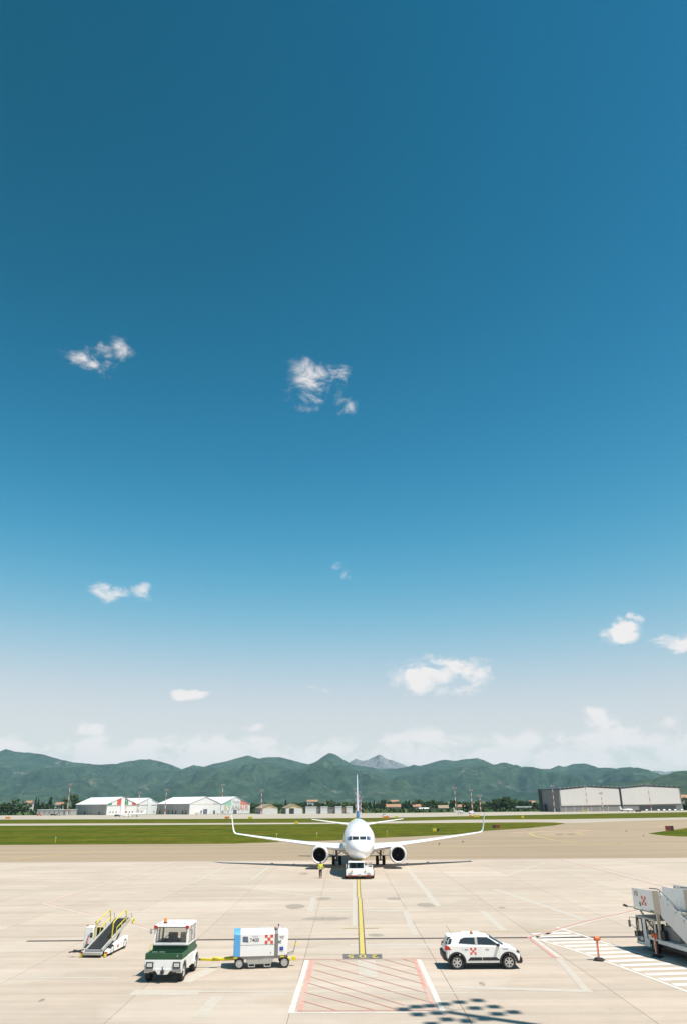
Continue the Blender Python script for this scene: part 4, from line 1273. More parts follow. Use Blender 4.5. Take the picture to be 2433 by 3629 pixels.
    bc = MB().cyl((-0.42, 1.5, 2.2), (-0.42, 1.5, 2.25), 0.09, None, 16).build('beacon_base', 'black_plastic', rf)
    MB().lathe([(0, 0.075), (0.13, 0.07), (0.17, 0.04), (0.18, 0.005)], (-0.42, 1.5, 2.25), (0, 0, 1), 16).build('beacon', 'lamp_orange', bc, smooth=True)
    MB().lathe([(0, 0.20), (0.04, 0.20), (0.08, 0.16), (0.10, 0.05), (0.105, 0.005)], (0.12, 1.65, 2.2), (0, 0, 1), 20).build('roof_vent', 'white_gloss', rf, smooth=True)
    for s in (-1, 1):
        m = MB().path([(s * 0.80, 1.2, 1.95), (s * 0.98, 1.12, 1.98)], 0.014, 6).build('mirror_arm', 'black_plastic', cab)
        MB().box(s * 0.98 - 0.05, s * 0.98 + 0.05, 1.09, 1.13, 1.80, 2.03).build('mirror', 'unit_grey', m, bevel=0.015)
    MB().path([(-0.90, 1.0, 0.75), (-0.96, 1.0, 0.8), (-0.96, 1.0, 1.15), (-0.92, 1.05, 1.35), (-0.86, 1.1, 1.4)], 0.018, 8).build('grab_rail', 'safety_yellow', r)
    MB().path([(-0.88, 0.2, 0.55), (-0.93, 0.25, 0.62), (-0.93, 0.4, 0.75)], 0.018, 8).build('step_rail', 'safety_yellow', r)
    for s in (-1, 1):
        wheel(r, (s * 0.74, 0.55, 0.38), 0.38, 0.24, (1, 0, 0), 'unit_grey', 0.55, out=s)
        wheel(r, (s * 0.76, 2.72, 0.38), 0.38, 0.26, (1, 0, 0), 'unit_grey', 0.55, out=s)
        MB().prism([(2.72 + q * math.cos(R(t)), 0.38 + q * math.sin(R(t))) for q, t in [(0.50, x) for x in range(0, 181, 15)] + [(0.44, x) for x in range(180, -1, -15)]], lambda y, z: (s * 0.66, y, z), lambda y, z: (s * 0.92, y, z)).build('mudguard', 'white_dull', r)
    MB().box(-0.08, 0.08, 3.24, 3.46, 0.36, 0.5).build('rear_hitch', 'dark_metal', r)


tow_tractor()


# ------------------------------------------------------------------ ground power unit
def power_unit():
    r = empty('ground_power_unit', (-5.52, 41.93, 0), 0.13)
    tag(r, 'white ground power trailer with blue end, red check emblem and 7400 lettering', 'trailer')
    Lg, D = 2.78, 1.32
    ring = [(0.0, 0.54), (0.0, 1.50), (0.14, 1.62), (0.6, 1.66), (1.1, 1.64), (D, 1.5), (D, 0.54)]

    def seg(name, m, x0, x1, g=0.0, rr=None, **k):
        rr = rr or ring
        return MB().prism(rr, lambda y, z: (x0, y - (g if y < 0.5 else -g), z + (g if z > 1 else 0)), lambda y, z: (x1, y - (g if y < 0.5 else -g), z + (g if z > 1 else 0))).build(name, m, r, bevel=0.02, **k)
    b = seg('end_panel', 'unit_blue', 0.0, 0.31)
    body = seg('body', 'white_gloss', 0.312, 2.0)
    seg('seam_strip', 'strip_grey', 2.0, 2.155, 0.008)
    tail = MB().prism(ring, lambda y, z: (2.157, y, z), lambda y, z: (Lg - 0.10 - (0.06 if z < 0.7 else 0), y + (0.08 if y < 0.5 else -0.08), z - (0.03 if z > 1.2 else 0))).build('tail_panel', 'white_gloss', r, bevel=0.05, seg=3)
    MB().box(0.33, 1.99, -0.004, 0.0, 1.03, 1.045).build('panel_seam', 'strip_grey', body)
    hatch = [(2.17, 0.56), (2.17, 1.02), (2.42, 1.02), (2.50, 0.92), (2.56, 0.58)]
    MB().prism(hatch, lambda x, z: (x, -0.006 + max(0, (x - 2.157)) * 0.145, z), lambda x, z: (x, 0.02 + max(0, (x - 2.157)) * 0.145, z)).build('access_hatch', 'white_dull', tail)
    MB().box(2.25, 2.43, -0.002, 0.012, 0.77, 0.92).build('badge_plate', 'badge_blue', tail)
    lettering('lettering', '7400', 0.225, 'letter_black', body, (0.78, -0.003, 1.17), (1, 0, 0), (0, 0, 1), offset=0.002)
    lettering('lettering', '40', 0.21, 'letter_black', tail, (2.16, -0.004, 1.07), (1, 0.145, 0), (0, 0, 1), offset=0.002, sx=0.85)
    lettering('maker_lettering', 'SACBO', 0.085, 'letter_grey', body, (0.90, -0.003, 1.38), (1, 0, 0), (0, 0, 1))
    MB().box(2.24, 2.46, 0.004, 0.03, 1.34, 1.40).build('data_plate', 'unit_grey', tail)
    MB().hexa([(0.43, -0.006, 1.18), (0.72, -0.006, 1.15), (0.72, 0.004, 1.15), (0.43, 0.004, 1.18), (0.43, -0.006, 1.41), (0.68, -0.006, 1.41), (0.68, 0.004, 1.41), (0.43, 0.004, 1.41)]).build('logo_plate', 'door_slate', body)
    lettering('logo_lettering', 'ITW', 0.10, 'unit_blue', body, (0.46, -0.009, 1.23), (1, 0, 0), (0, 0, 1))
    checker(body, (1.52, -0.002, 1.07), (1, 0, 0), (0, 0, 1), 0.135)
    MB().box(1.80, 1.84, -0.012, 0, 0.66, 0.70).build('lock', 'dark_metal', body)
    # skirt and chassis
    MB().prism([(0.55, 0.54), (0.72, 0.20), (1.85, 0.20), (2.05, 0.54)], lambda x, z: (x, 0.04, z), lambda x, z: (x, D - 0.04, z)).build('skirt', 'unit_grey', r, bevel=0.02)
    MB().box(0.05, 2.6, 0.08, D - 0.08, 0.42, 0.545).build('chassis', 'metal_grey', r)
    MB().box(0.62, 1.5, 0.01, 0.05, 0.50, 0.57).build('step', 'strip_grey', r)
    for x in (0.75, 1.52):
        MB().path([(x, 0.06, 0.22), (x, 0.02, 0.10), (x + 0.3, 0.02, 0.10), (x + 0.3, 0.06, 0.22)], 0.018, 6).build('fork_bracket', 'unit_grey', r)
    for x in (0.0, 2.28):
        MB().box(x + 0.02, x + 0.2, 0.0, 0.06, 0.47, 0.53).build('corner_lamp', 'safety_yellow', r)
    for x in (0.30, 2.50):
        for y, s in ((0.10, -1), (D - 0.10, 1)):
            wheel(r, (x, y, 0.245), 0.245, 0.16, (0, 1, 0), 'rim_silver', 0.66, out=s)
    # beacon and antenna
    bc = MB().cyl((2.06, 0.22, 1.64), (2.06, 0.22, 1.70), 0.05, None, 12).build('beacon_base', 'black_plastic', r)
    MB().lathe([(0, 0.045), (0.07, 0.04), (0.09, 0.005)], (2.06, 0.22, 1.70), (0, 0, 1), 12).build('beacon', 'lamp_orange', bc, smooth=True)
    MB().cyl((2.18, 0.45, 1.62), (2.20, 0.45, 1.80), 0.015, None, 6).cyl((2.20, 0.45, 1.78), (2.20, 0.45, 1.87), 0.035, None, 10).build('signal_lamp', 'badge_blue', r)
    # tow bar and rear coupling
    MB().bar((0.1, 0.35, 0.40), (-1.0, 0.62, 0.34), 0.07, 0.09).bar((0.1, 0.97, 0.40), (-1.0, 0.68, 0.34), 0.07, 0.09).bar((-0.9, 0.65, 0.34), (-1.62, 0.82, 0.36), 0.09, 0.1).bar((-0.6, 0.5, 0.39), (-1.0, 0.6, 0.46), 0.16, 0.06).build('tow_bar', 'safety_yellow', r, bevel=0.01)
    MB().lathe([(-0.03, 0.05), (-0.03, 0.10), (0.03, 0.10), (0.03, 0.05)], (-1.68, 0.83, 0.36), (0, 0, 1), 14, closed=True).build('tow_eye', 'dark_metal', r)
    MB().box(2.66, 2.82, 0.25, 0.5, 0.26, 0.40).box(2.9, 3.1, 0.45, 0.6, 0.24, 0.42).build('rear_coupling', 'safety_yellow', r, bevel=0.02)
    MB().path([(2.6, 0.5, 0.5), (2.95, 0.55, 0.55), (3.05, 0.6, 0.9), (3.12, 0.62, 1.18)], 0.025, 8).path([(2.6, 0.8, 0.5), (2.95, 0.6, 0.62)], 0.02, 8).build('brake_handle', 'metal_grey', r)
    MB().cyl((3.05, 0.6, 0.86), (3.08, 0.61, 1.02), 0.045, None, 8).build('handle_grip', 'safety_yellow', r)


power_unit()


# ------------------------------------------------------------------ belt loader
def belt_loader():
    r = empty('belt_loader', (-13.42, 45.35, 0), -0.085)
    tag(r, 'white belt loader with raised black conveyor and yellow hand rails, left of the tow tractor', 'vehicle')
    A, B = Vector((0.0, 0.1, 0.30)), Vector((0.0, 4.05, 1.30))
    d = (B - A).normalized()
    up = Vector((0, -d.z, d.y))
    conv = MB().bar(A, B, 0.78, 0.10, up).build('conveyor_belt', 'black_plastic', r, bevel=0.02)
    for s in (-1, 1):
        MB().bar(A + Vector((s * 0.44, 0, 0)), B + Vector((s * 0.44, 0, 0)), 0.09, 0.17, up).build('conveyor_rail', 'unit_grey', conv, bevel=0.01)
    for p in (A, B):
        MB().cyl(p - Vector((0.42, 0, 0)), p + Vector((0.42, 0, 0)), 0.07, None, 14).build('conveyor_roller', 'metal_grey', conv)
    for i in range(12):
        c = A + (B - A) * ((i + 0.5) / 12) + up * 0.055
        MB().bar(c - Vector((0.37, 0, 0)), c + Vector((0.37, 0, 0)), 0.03, 0.012, up).build('belt_cleat', 'dark_metal', conv)
    MB().box(-0.52, 0.52, -0.12, 0.10, 0.12, 0.26).build('front_bumper', 'unit_grey', r, bevel=0.02)
    # chassis
    ring = [(0.25, 0.12), (0.25, 0.26), (1.6, 0.50), (3.05, 0.62), (3.2, 0.58), (3.2, 0.25), (2.95, 0.25), (2.9, 0.12)]
    for s, m in ((-1, 'white_dull'), (1, 'white_gloss')):
        sp = MB().prism(ring, lambda y, z: (s * 0.52, y, z), lambda y, z: (s * 0.74, y, z)).build('side_panel', m, r, bevel=0.02)
    lettering('side_lettering', '12', 0.2, 'letter_grey', sp, (0.744, 2.05, 0.28), (0, 1, 0), (0, 0, 1))
    MB().box(0.745, 0.75, 1.55, 1.75, 0.24, 0.36).build('side_mark', 'mast_red', sp)
    MB().box(-0.5, 0.5, 0.4, 3.1, 0.16, 0.32).build('chassis', 'dark_metal', r)
    for s in (-1, 1):
        MB().cyl((s * 0.66, 0.1, 0.20), (s * 0.66, 0.24, 0.20), 0.05, None, 12).build('corner_lamp', 'lamp_red', r)
        MB().box(s * 0.66 - 0.04, s * 0.66 + 0.04, -0.02, 0.16, 0.03, 0.16).build('jack_foot', 'safety_yellow', r)
        for y in (0.85, 2.75):
            wheel(r, (s * 0.66, y, 0.25), 0.25, 0.18, (1, 0, 0), 'unit_grey', 0.55, out=s)
        # yellow hand rails
        x = s * 0.47
        MB().path([(x, 1.32, 0.66), (x, 1.36, 1.42), (x, 1.55, 1.52), (x, 3.05, 1.86), (x, 3.28, 1.76), (x, 3.42, 1.20)], 0.032, 8).path([(x, 1.95, 0.82), (x, 1.97, 1.14), (x, 3.3, 1.45)], 0.022, 8).path([(x, 2.7, 1.02), (x, 2.7, 1.3)], 0.022, 8).build('hand_rail', 'safety_yellow', r, smooth=True)
        MB().path([(x * 1.1, 3.0, 1.55), (x * 1.1, 4.1, 1.62), (x * 1.1, 4.15, 1.35)], 0.02, 8).build('end_rail', 'unit_grey', r)
        MB().lathe([(-0.03, 0.10), (-0.03, 0.15), (0.03, 0.15), (0.03, 0.10)], (x * 1.25, 4.25, 1.18), (1, 0, 0), 16, closed=True).build('buffer_ring', 'safety_yellow', r)
    MB().bar((-0.35, 2.2, 0.3), (-0.35, 3.3, 1.1), 0.07, 0.07).bar((0.35, 2.2, 0.3), (0.35, 3.3, 1.1), 0.07, 0.07).build('lift_arm', 'metal_grey', r)
    # driver's console on the left
    c = MB().hexa([(-1.05, 1.15, 0.22), (-0.56, 1.15, 0.22), (-0.56, 1.75, 0.22), (-1.05, 1.75, 0.22), (-1.05, 1.25, 1.27), (-0.56, 1.25, 1.27), (-0.56, 1.75, 1.27), (-1.05, 1.75, 1.27)]).build('console', 'white_dull', r, bevel=0.04)
    lettering('console_lettering', '702', 0.16, 'letter_grey', c, (-0.86, 1.205, 0.80), (1, 0, 0), (0, -0.095, 1))
    MB().box(-0.72, -0.58, 1.20, 1.26, 0.62, 0.98).build('control_panel', 'black_plastic', c)
    MB().cyl((-0.98, 1.4, 1.27), (-0.98, 1.4, 1.33), 0.05, None, 12).build('beacon', 'lamp_red', c)
    MB().lathe([(-0.015, 0.12), (0.0, 0.145), (0.015, 0.12)], (-0.62, 1.9, 1.42), (0, -0.4, 1), 16, closed=True).cyl((-0.62, 1.9, 1.42), (-0.62, 1.7, 1.1), 0.02).build('steering_wheel', 'dark_metal', r)
    MB().box(-0.95, -0.55, 2.2, 2.65, 0.45, 0.6).box(-0.95, -0.55, 2.6, 2.7, 0.55, 1.05).build('seat', 'black_plastic', r, bevel=0.03)
    MB().box(-1.0, -0.52, 1.7, 3.0, 0.24, 0.42).build('foot_board', 'unit_grey', r)
    MB().path([(-0.78, 1.16, 0.40), (-0.82, 1.08, 0.55), (-0.78, 1.16, 0.85)], 0.025, 8).build('lever', 'lamp_red', r)
    MB().bar((-0.5, 0.05, 0.35), (-1.35, 0.1, 0.22), 0.06, 0.06).box(-1.1, -0.95, 0.02, 0.16, 0.22, 0.34).build('outrigger', 'dark_metal', r)


belt_loader()


# ------------------------------------------------------------------ car
def car():
    r = empty('hatchback_car', (6.58, 42.34, 0), 0.0)
    tag(r, 'small white hatchback car with red check emblem on its door and orange roof beacon', 'car')
    W = 0.755

    def arc(cx, rr, n=10):
        return [(cx + rr * math.cos(R(180 * i / n)), 0.33 + rr * math.sin(R(180 * i / n))) for i in range(n + 1)]
    low = [(1.80, 0.30)] + [(1.87, 0.42), (1.87, 0.62), (1.80, 0.76), (1.62, 0.88), (1.3, 0.97), (1.0, 1.03), (-1.70, 1.08), (-1.83, 0.98), (-1.86, 0.55), (-1.78, 0.42), (-1.66, 0.40)]
    low = [(1.68, 0.28)] + low[1:] + [(-1.64, 0.33)] + arc(-1.255, 0.385)[::-1] + [(-0.86, 0.30), (0.86, 0.30)] + arc(1.255, 0.385)[::-1]
    lay = []
    body = MB()
    for y, dx, dz, zi in ((-W, 0.05, 0.03, 0), (-W * 0.93, 0.012, 0.006, 0), (-W * 0.6, 0, 0, 0), (W * 0.6, 0, 0, 0), (W * 0.93, 0.012, 0.006, 0), (W, 0.05, 0.03, 0)):
        k = abs(y) / W
        lay.append([(x - (dx * (1 if x > 0 else -1) if abs(x) > 1.64 else 0) - (0.10 * k ** 4 * (1 if x > 0 else -1) if abs(x) > 1.7 else 0), y, z - (dz if z > 0.7 else 0)) for x, z in low])
    body.rings(lay)
    body = body.build('body', 'white_gloss', r, smooth=True, ang=38, bevel=0.02)
    # greenhouse
    base = [(-1.72, 1.06), (-1.0, 1.06), (0.2, 1.03), (0.88, 1.0)]
    gh = []
    for z, x0, x1, hw in ((1.02, -1.76, 1.10, 0.715), (1.08, -1.75, 0.99, 0.705), (1.25, -1.69, 0.69, 0.66), (1.40, -1.54, 0.41, 0.61), (1.455, -1.38, 0.25, 0.57), (1.49, -1.0, -0.05, 0.44)):
        gh.append([(x0 + 0.10, -hw, z), (x1 - 0.12, -hw, z), (x1, -hw * 0.72, z), (x1 + 0.03, 0, z), (x1, hw * 0.72, z), (x1 - 0.12, hw, z), (x0 + 0.10, hw, z), (x0, hw * 0.7, z), (x0, -hw * 0.7, z)])
    MB().rings(gh, False, True).build('cabin', 'white_gloss', body, smooth=True, ang=50, bevel=0.03)
    MB().hexa([(-1.66, -0.54, 1.41), (-1.36, -0.54, 1.43), (-1.36, 0.54, 1.43), (-1.66, 0.54, 1.41), (-1.64, -0.52, 1.435), (-1.36, -0.52, 1.465), (-1.36, 0.52, 1.465), (-1.64, 0.52, 1.435)]).build('roof_spoiler', 'white_gloss', body, bevel=0.01)

    def side_y(z, s):
        for (z0, h0), (z1, h1) in zip(((1.02, .715), (1.08, .705), (1.25, .66), (1.40, .61)), ((1.08, .705), (1.25, .66), (1.40, .61), (1.46, .57))):
            if z0 <= z <= z1:
                return s * (h0 + (h1 - h0) * (z - z0) / (z1 - z0) + 0.012)
        return s * .6
    for s in (-1, 1):
        for poly in ([(-1.14, 1.15), (-0.34, 1.10), (-0.34, 1.405), (-0.86, 1.40), (-1.04, 1.32)], [(-0.21, 1.10), (0.76, 1.06), (0.80, 1.09), (0.46, 1.31), (0.26, 1.41), (-0.21, 1.415)]):
            MB().prism(poly, lambda x, z: (x, side_y(z, s), z), lambda x, z: (x, side_y(z, s) - s * 0.03, z)).build('side_window', 'dark_glass', body)
        MB().prism([(-0.335, 1.09), (-0.215, 1.09), (-0.215, 1.41), (-0.335, 1.41)], lambda x, z: (x, side_y(z, s) - s * 0.002, z), lambda x, z: (x, side_y(z, s) - s * 0.03, z)).build('door_pillar', 'unit_grey', body)
    # windscreen and rear window laid on the cabin's ends
    MB().hexa([(0.86, -0.58, 1.05), (0.86, 0.58, 1.05), (0.90, 0.45, 1.045), (0.90, -0.45, 1.045), (0.24, -0.50, 1.42), (0.24, 0.50, 1.42), (0.28, 0.4, 1.43), (0.28, -0.4, 1.43)])
    MB().add([(0.97, -0.60, 1.06), (1.10, -0.45, 1.055), (1.125, 0, 1.055), (1.10, 0.45, 1.055), (0.97, 0.60, 1.06), (0.38, -0.53, 1.41), (0.47, -0.42, 1.415), (0.495, 0, 1.42), (0.47, 0.42, 1.415), (0.38, 0.53, 1.41)], [(0, 1, 6, 5), (1, 2, 7, 6), (2, 3, 8, 7), (3, 4, 9, 8)]).build('windscreen', 'dark_glass', body, smooth=True)
    MB().add([(-1.70, -0.60, 1.10), (-1.77, -0.44, 1.10), (-1.77, 0.44, 1.10), (-1.70, 0.60, 1.10), (-1.57, -0.55, 1.41), (-1.62, -0.42, 1.41), (-1.62, 0.42, 1.41), (-1.57, 0.55, 1.41)], [(0, 1, 5, 4), (1, 2, 6, 5), (2, 3, 7, 6)]).build('rear_window', 'dark_glass', body)
    MB().prism([(-1.66, 1.12), (-1.52, 1.12), (-1.44, 1.33), (-1.56, 1.36)], lambda x, z: (x, side_y(z, -1) + 0.004, z), lambda x, z: (x, side_y(z, -1) + 0.03, z)).build('quarter_window', 'dark_glass', body)
    # cladding
    for s in (-1, 1):
        for cxx in (-1.255, 1.255):
            rg = [(cxx + q * math.cos(R(t)), 0.33 + q * math.sin(R(t))) for q, t in [(0.455, x) for x in range(-8, 189, 14)] + [(0.365, x) for x in range(188, -9, -14)]]
            MB().prism(rg, lambda x, z: (x, s * (W + 0.012), z), lambda x, z: (x, s * (W - 0.10), z)).build('wheel_arch_trim', 'black_plastic', body)
        for poly in ([(-0.74, 0.40), (-0.04, 0.40), (-0.04, 0.54), (-0.60, 0.54)], [(-0.01, 0.40), (0.86, 0.40), (0.66, 0.54), (-0.01, 0.54)]):
            MB().prism(poly, lambda x, z: (x, s * (W + 0.014), z), lambda x, z: (x, s * (W - 0.05), z)).build('sill_trim', 'black_plastic', body)
        for x in (-0.86, 0.16):
            MB().box(x, x + 0.17, min(s * (W - 0.02), s * (W + 0.018)), max(s * (W - 0.02), s * (W + 0.018)), 0.885, 0.915).build('door_handle', 'metal_grey', body, bevel=0.006)
        for x in (-0.98, -0.335, 0.80):
            MB().box(x, x + 0.008, min(s * (W - 0.03), s * (W + 0.0015)), max(s * (W - 0.03), s * (W + 0.0015)), 0.56 if x > -0.9 else 0.8, 1.04).build('door_gap', 'strip_grey', body)
        MB().prism([(1.42, 0.80), (1.78, 0.72), (1.74, 0.80), (1.55, 0.88)], lambda x, z: (x, s * (W - 0.012), z), lambda x, z: (x, s * (W - 0.3), z)).build('headlamp', 'dark_glass', body)
        MB().prism([(-1.83, 0.86), (-1.50, 0.86), (-1.62, 1.02), (-1.80, 1.06)], lambda x, z: (x - 0.004, s * (W + 0.002), z), lambda x, z: (x - 0.004, s * (W - 0.15), z)).build('tail_lamp', 'lamp_red', body)
        MB().box(0.72, 0.84, min(s * 0.72, s * 0.90), max(s * 0.72, s * 0.90), 1.03, 1.14).build('door_mirror', 'black_plastic', body, bevel=0.02)
        MB().box(-0.85, 0.1, s * 0.5 - 0.012, s * 0.5 + 0.012, 1.49, 1.52).build('roof_rail', 'white_gloss', body)
        for x in (-1.255, 1.255):
            wheel(r, (x, s * (W - 0.085), 0.315), 0.315, 0.19, (0, 1, 0), 'rim_silver', 0.68, spokes=6, out=s)
    MB().prism([(1.86, 0.25), (1.93, 0.34), (1.91, 0.52), (1.7, 0.50), (1.68, 0.26)], lambda x, z: (x, -W + 0.06, z), lambda x, z: (x, W - 0.06, z)).build('front_bumper', 'black_plastic', body, bevel=0.02)
    MB().box(1.80, 1.895, -0.4, 0.4, 0.56, 0.70).build('grille', 'black_plastic', body)
    for z in (0.58, 0.66):
        MB().box(1.83, 1.885, -0.58, -0.46, z - 0.03, z + 0.03).box(1.83, 1.885, 0.46, 0.58, z - 0.03, z + 0.03).build('running_lamp', 'lamp_clear', body)
    MB().prism([(-1.90, 0.42), (-1.93, 0.70), (-1.84, 0.78), (-1.62, 0.42), (-1.7, 0.34)], lambda x, z: (x, -W + 0.03, z), lambda x, z: (x, W - 0.03, z)).build('rear_bumper', 'black_plastic', body, bevel=0.03)
    box('underbody', 'black_plastic', r, -1.6, 1.6, -0.6, 0.6, 0.2, 0.36)
    checker(body, (-0.60, -W - 0.001, 0.66), (1, 0, 0), (0, 0, 1), 0.10)
    lettering('wing_lettering', 'SACBO', 0.085, 'badge_blue', body, (0.98, -W - 0.002, 0.87), (1, 0, 0), (0, 0, 1), depth=0.002)
    bc = MB().cyl((-0.40, -0.1, 1.49), (-0.40, -0.1, 1.54), 0.075, None, 16).build('beacon_base', 'black_plastic', body)
    MB().lathe([(0, 0.065), (0.06, 0.055), (0.08, 0.005)], (-0.40, -0.1, 1.54), (0, 0, 1), 16).build('beacon', 'lamp_orange', bc, smooth=True)
    MB().cyl((-1.38, 0, 1.48), (-1.62, 0, 1.86), 0.009, 0.005, 6).build('antenna', 'black_plastic', body)


car()
bpy.data.objects['hatchback_car'].scale = (1, 1, 0.965)


# ------------------------------------------------------------------ passenger stairs
def stairs_truck(name):
    """local frame: origin front left corner on the ground, +y forward, x to the right"""
    r = empty(name, (0, 0, 0))
    Wd = 1.9
    # cab
    door = [(-0.05, 0.24), (0.0, 0.55), (-0.02, 1.2), (-0.12, 1.58), (-1.95, 1.62), (-1.95, 0.70), (-1.30, 0.70), (-1.22, 0.24)]
    cabm = MB()
    for x in (0.0, Wd):
        s = 1 if x == 0 else -1
        # frame of the side: sill, pillars, roof rail around an open window
        cabm.prism([(-0.02, 0.24), (0.0, 0.62), (-1.25, 0.62), (-1.22, 0.24)], lambda y, z: (x, y, z), lambda y, z: (x + s * 0.06, y, z))
        cabm.prism([(0.0, 0.62), (-0.03, 1.2), (-0.12, 1.55), (-0.22, 1.55), (-0.13, 1.2), (-0.10, 0.62)], lambda y, z: (x, y, z), lambda y, z: (x + s * 0.06, y, z))
        cabm.prism([(-0.74, 0.62), (-0.74, 1.55), (-1.05, 1.55), (-1.25, 0.62)], lambda y, z: (x, y, z), lambda y, z: (x + s * 0.06, y, z))
        cabm.prism([(-1.85, 0.72), (-1.85, 1.55), (-1.97, 1.55), (-1.97, 0.72)], lambda y, z: (x, y, z), lambda y, z: (x + s * 0.06, y, z))
        cabm.prism([(-1.05, 0.62), (-1.05, 0.86), (-1.97, 0.86), (-1.97, 0.62)], lambda y, z: (x, y, z), lambda y, z: (x + s * 0.06, y, z))
    cabm.prism([(0.0, 0.24), (0.0, 0.85), (-0.06, 0.85), (-0.06, 0.24)], lambda y, z: (0.06, y, z), lambda y, z: (Wd - 0.06, y, z))
    cab = cabm.build('cab', 'white_dull', r)
    MB().prism([(-0.10, 1.55), (-0.16, 1.64), (-2.0, 1.66), (-2.0, 1.55)], lambda y, z: (-0.02, y, z), lambda y, z: (Wd + 0.02, y, z)).build('roof', 'unit_grey', cab, bevel=0.02)
    ws = MB().quad((0.08, -0.02, 0.87), (Wd - 0.08, -0.02, 0.87), (Wd - 0.08, -0.14, 1.54), (0.08, -0.14, 1.54)).build('windscreen', 'vehicle_glass', cab)
    for x in (0.01, Wd - 0.01):
        q = [(x, -0.12, 0.42), (x, -0.72, 0.42), (x, -0.72, 1.52), (x, -0.22, 1.52)]
        w = MB().quad(*q).build('door_window', 'vehicle_glass', cab)
        f = [(x - (0.02 if x < 1 else -0.02), p[1], p[2]) for p in q]
        MB().path(f + [f[0]], 0.03, 6).path([(f[0][0], -0.32, 0.42), (f[0][0], -0.36, 1.52)], 0.022, 6).path([(f[0][0], -0.10, 0.80), (f[0][0], -0.72, 0.80)], 0.03, 6).build('window_seal', 'black_plastic', w)
        q = [(x, -1.12, 0.88), (x, -1.84, 0.88), (x, -1.84, 1.5), (x, -1.12, 1.5)]
        w = MB().quad(*q).build('side_window', 'vehicle_glass', cab)
        f = [(x - (0.015 if x < 1 else -0.015), p[1], p[2]) for p in q]
        MB().path(f + [f[0]], 0.03, 6).build('window_seal', 'black_plastic', w)
    MB().box(0.3, 0.8, -1.5, -1.0, 0.5, 0.85).box(0.3, 0.8, -1.65, -1.5, 0.75, 1.35).build('seat', 'black_plastic', cab, bevel=0.04)
    MB().box(0.1, Wd - 0.1, -0.4, -0.08, 0.55, 0.82).build('dashboard', 'dark_metal', cab)
    st = MB()
    for i in range(16):
        t0, t1 = 2 * math.pi * i / 16, 2 * math.pi * (i + 1) / 16
        f = lambda t: (0.55 + 0.18 * math.cos(t), -0.62 + 0.07 * math.sin(t), 1.0 + 0.16 * math.sin(t))
        st.cyl(f(t0), f(t1), 0.014, None, 6)
    st.cyl((0.55, -0.3, 0.8), (0.55, -0.62, 1.0), 0.02).build('steering_wheel', 'black_plastic', cab)
    for x, s in ((0.0, -1), (Wd, 1)):
        m = MB().path([(x, -0.1, 1.5), (x + s * 0.22, 0.16, 1.5), (x + s * 0.24, 0.18, 1.2), (x, -0.06, 0.95)], 0.013, 6).build('mirror_arm', 'black_plastic', cab)
        MB().box(x + s * 0.24 - 0.07, x + s * 0.24 + 0.07, 0.15, 0.20, 1.02, 1.36).build('mirror', 'unit_grey', m, bevel=0.015)
        MB().box(x - 0.05, x + 0.05, 0.0, 0.1, 0.58, 0.84).build('corner_lamp', 'black_plastic', cab)
    MB().box(0.2, 0.6, -0.01, 0.03, 0.4, 0.55).box(Wd - 0.6, Wd - 0.2, -0.01, 0.03, 0.4, 0.55).build('headlamp', 'lamp_clear', cab)
    MB().box(0.0, Wd, -0.02, 0.06, 0.24, 0.36).build('front_bumper', 'black_plastic', cab, bevel=0.02)
    # chassis
    MB().box(0.02, Wd - 0.02, -6.6, -2.02, 0.52, 0.72).build('chassis_deck', 'white_dull', r, bevel=0.02)
    MB().box(0.25, Wd - 0.25, -6.5, -0.3, 0.30, 0.52).build('chassis_frame', 'black_plastic', r)
    for y in (-1.62, -5.0):
        for x, s in ((0.14, -1), (Wd - 0.14, 1)):
            wheel(r, (x, y, 0.33), 0.33, 0.22, (1, 0, 0), 'strip_grey', 0.58, out=s)
    MB().box(0.35, Wd - 0.35, -3.6, -2.15, 0.72, 1.35).build('engine_box', 'clad_dark', r, bevel=0.03)
    MB().box(0.1, 0.3, -2.6, -2.1, 0.72, 1.15).build('fuel_tank', 'black_plastic', r, bevel=0.03)
    # upper platform
    pf = MB().box(0.0, Wd, -2.75, -0.05, 1.92, 2.0).build('platform', 'unit_grey', r)
    for x in (0.0, Wd - 0.04):
        p = MB().prism([(-0.10, 2.06), (-0.10, 3.0), (-2.15, 3.03), (-2.15, 1.93)], lambda y, z: (x, y, z), lambda y, z: (x + 0.04, y, z)).build('platform_panel', 'white_gloss', pf, bevel=0.008)
        MB().prism([(-2.17, 1.97), (-2.17, 3.03), (-2.72, 3.08), (-2.72, 1.97)], lambda y, z: (x - 0.015, y, z), lambda y, z: (x + 0.055, y, z)).build('corner_panel', 'render_beige', pf, bevel=0.008)
        MB().path([(x + 0.02, -1.9, 3.12), (x + 0.02, -2.6, 3.16), (x + 0.02, -2.9, 3.12), (x + 0.02, -7.2, 1.0)], 0.028, 8).build('handrail', 'strip_grey', pf)
        # stair side panel
        MB().prism([(-2.74, 1.85), (-2.74, 3.02), (-7.2, 0.90), (-7.2, 0.28), (-5.9, 0.28)], lambda y, z: (x, y, z), lambda y, z: (x + 0.04, y, z)).build('stair_panel', 'white_dull', pf, bevel=0.008)
        MB().bar((x - 0.01, -2.8, 2.98), (x - 0.01, -7.2, 0.90), 0.05, 0.09).build('panel_capping', 'white_gloss', pf)
        for i in range(7):
            MB().bar((x - 0.005, -2.9 - i * 0.62, 2.75 - i * 0.295), (x - 0.005, -2.9 - i * 0.62, 3.08 - i * 0.295), 0.03, 0.03, (0, 1, 0)).build('rail_post', 'strip_grey', pf)
    n = 11
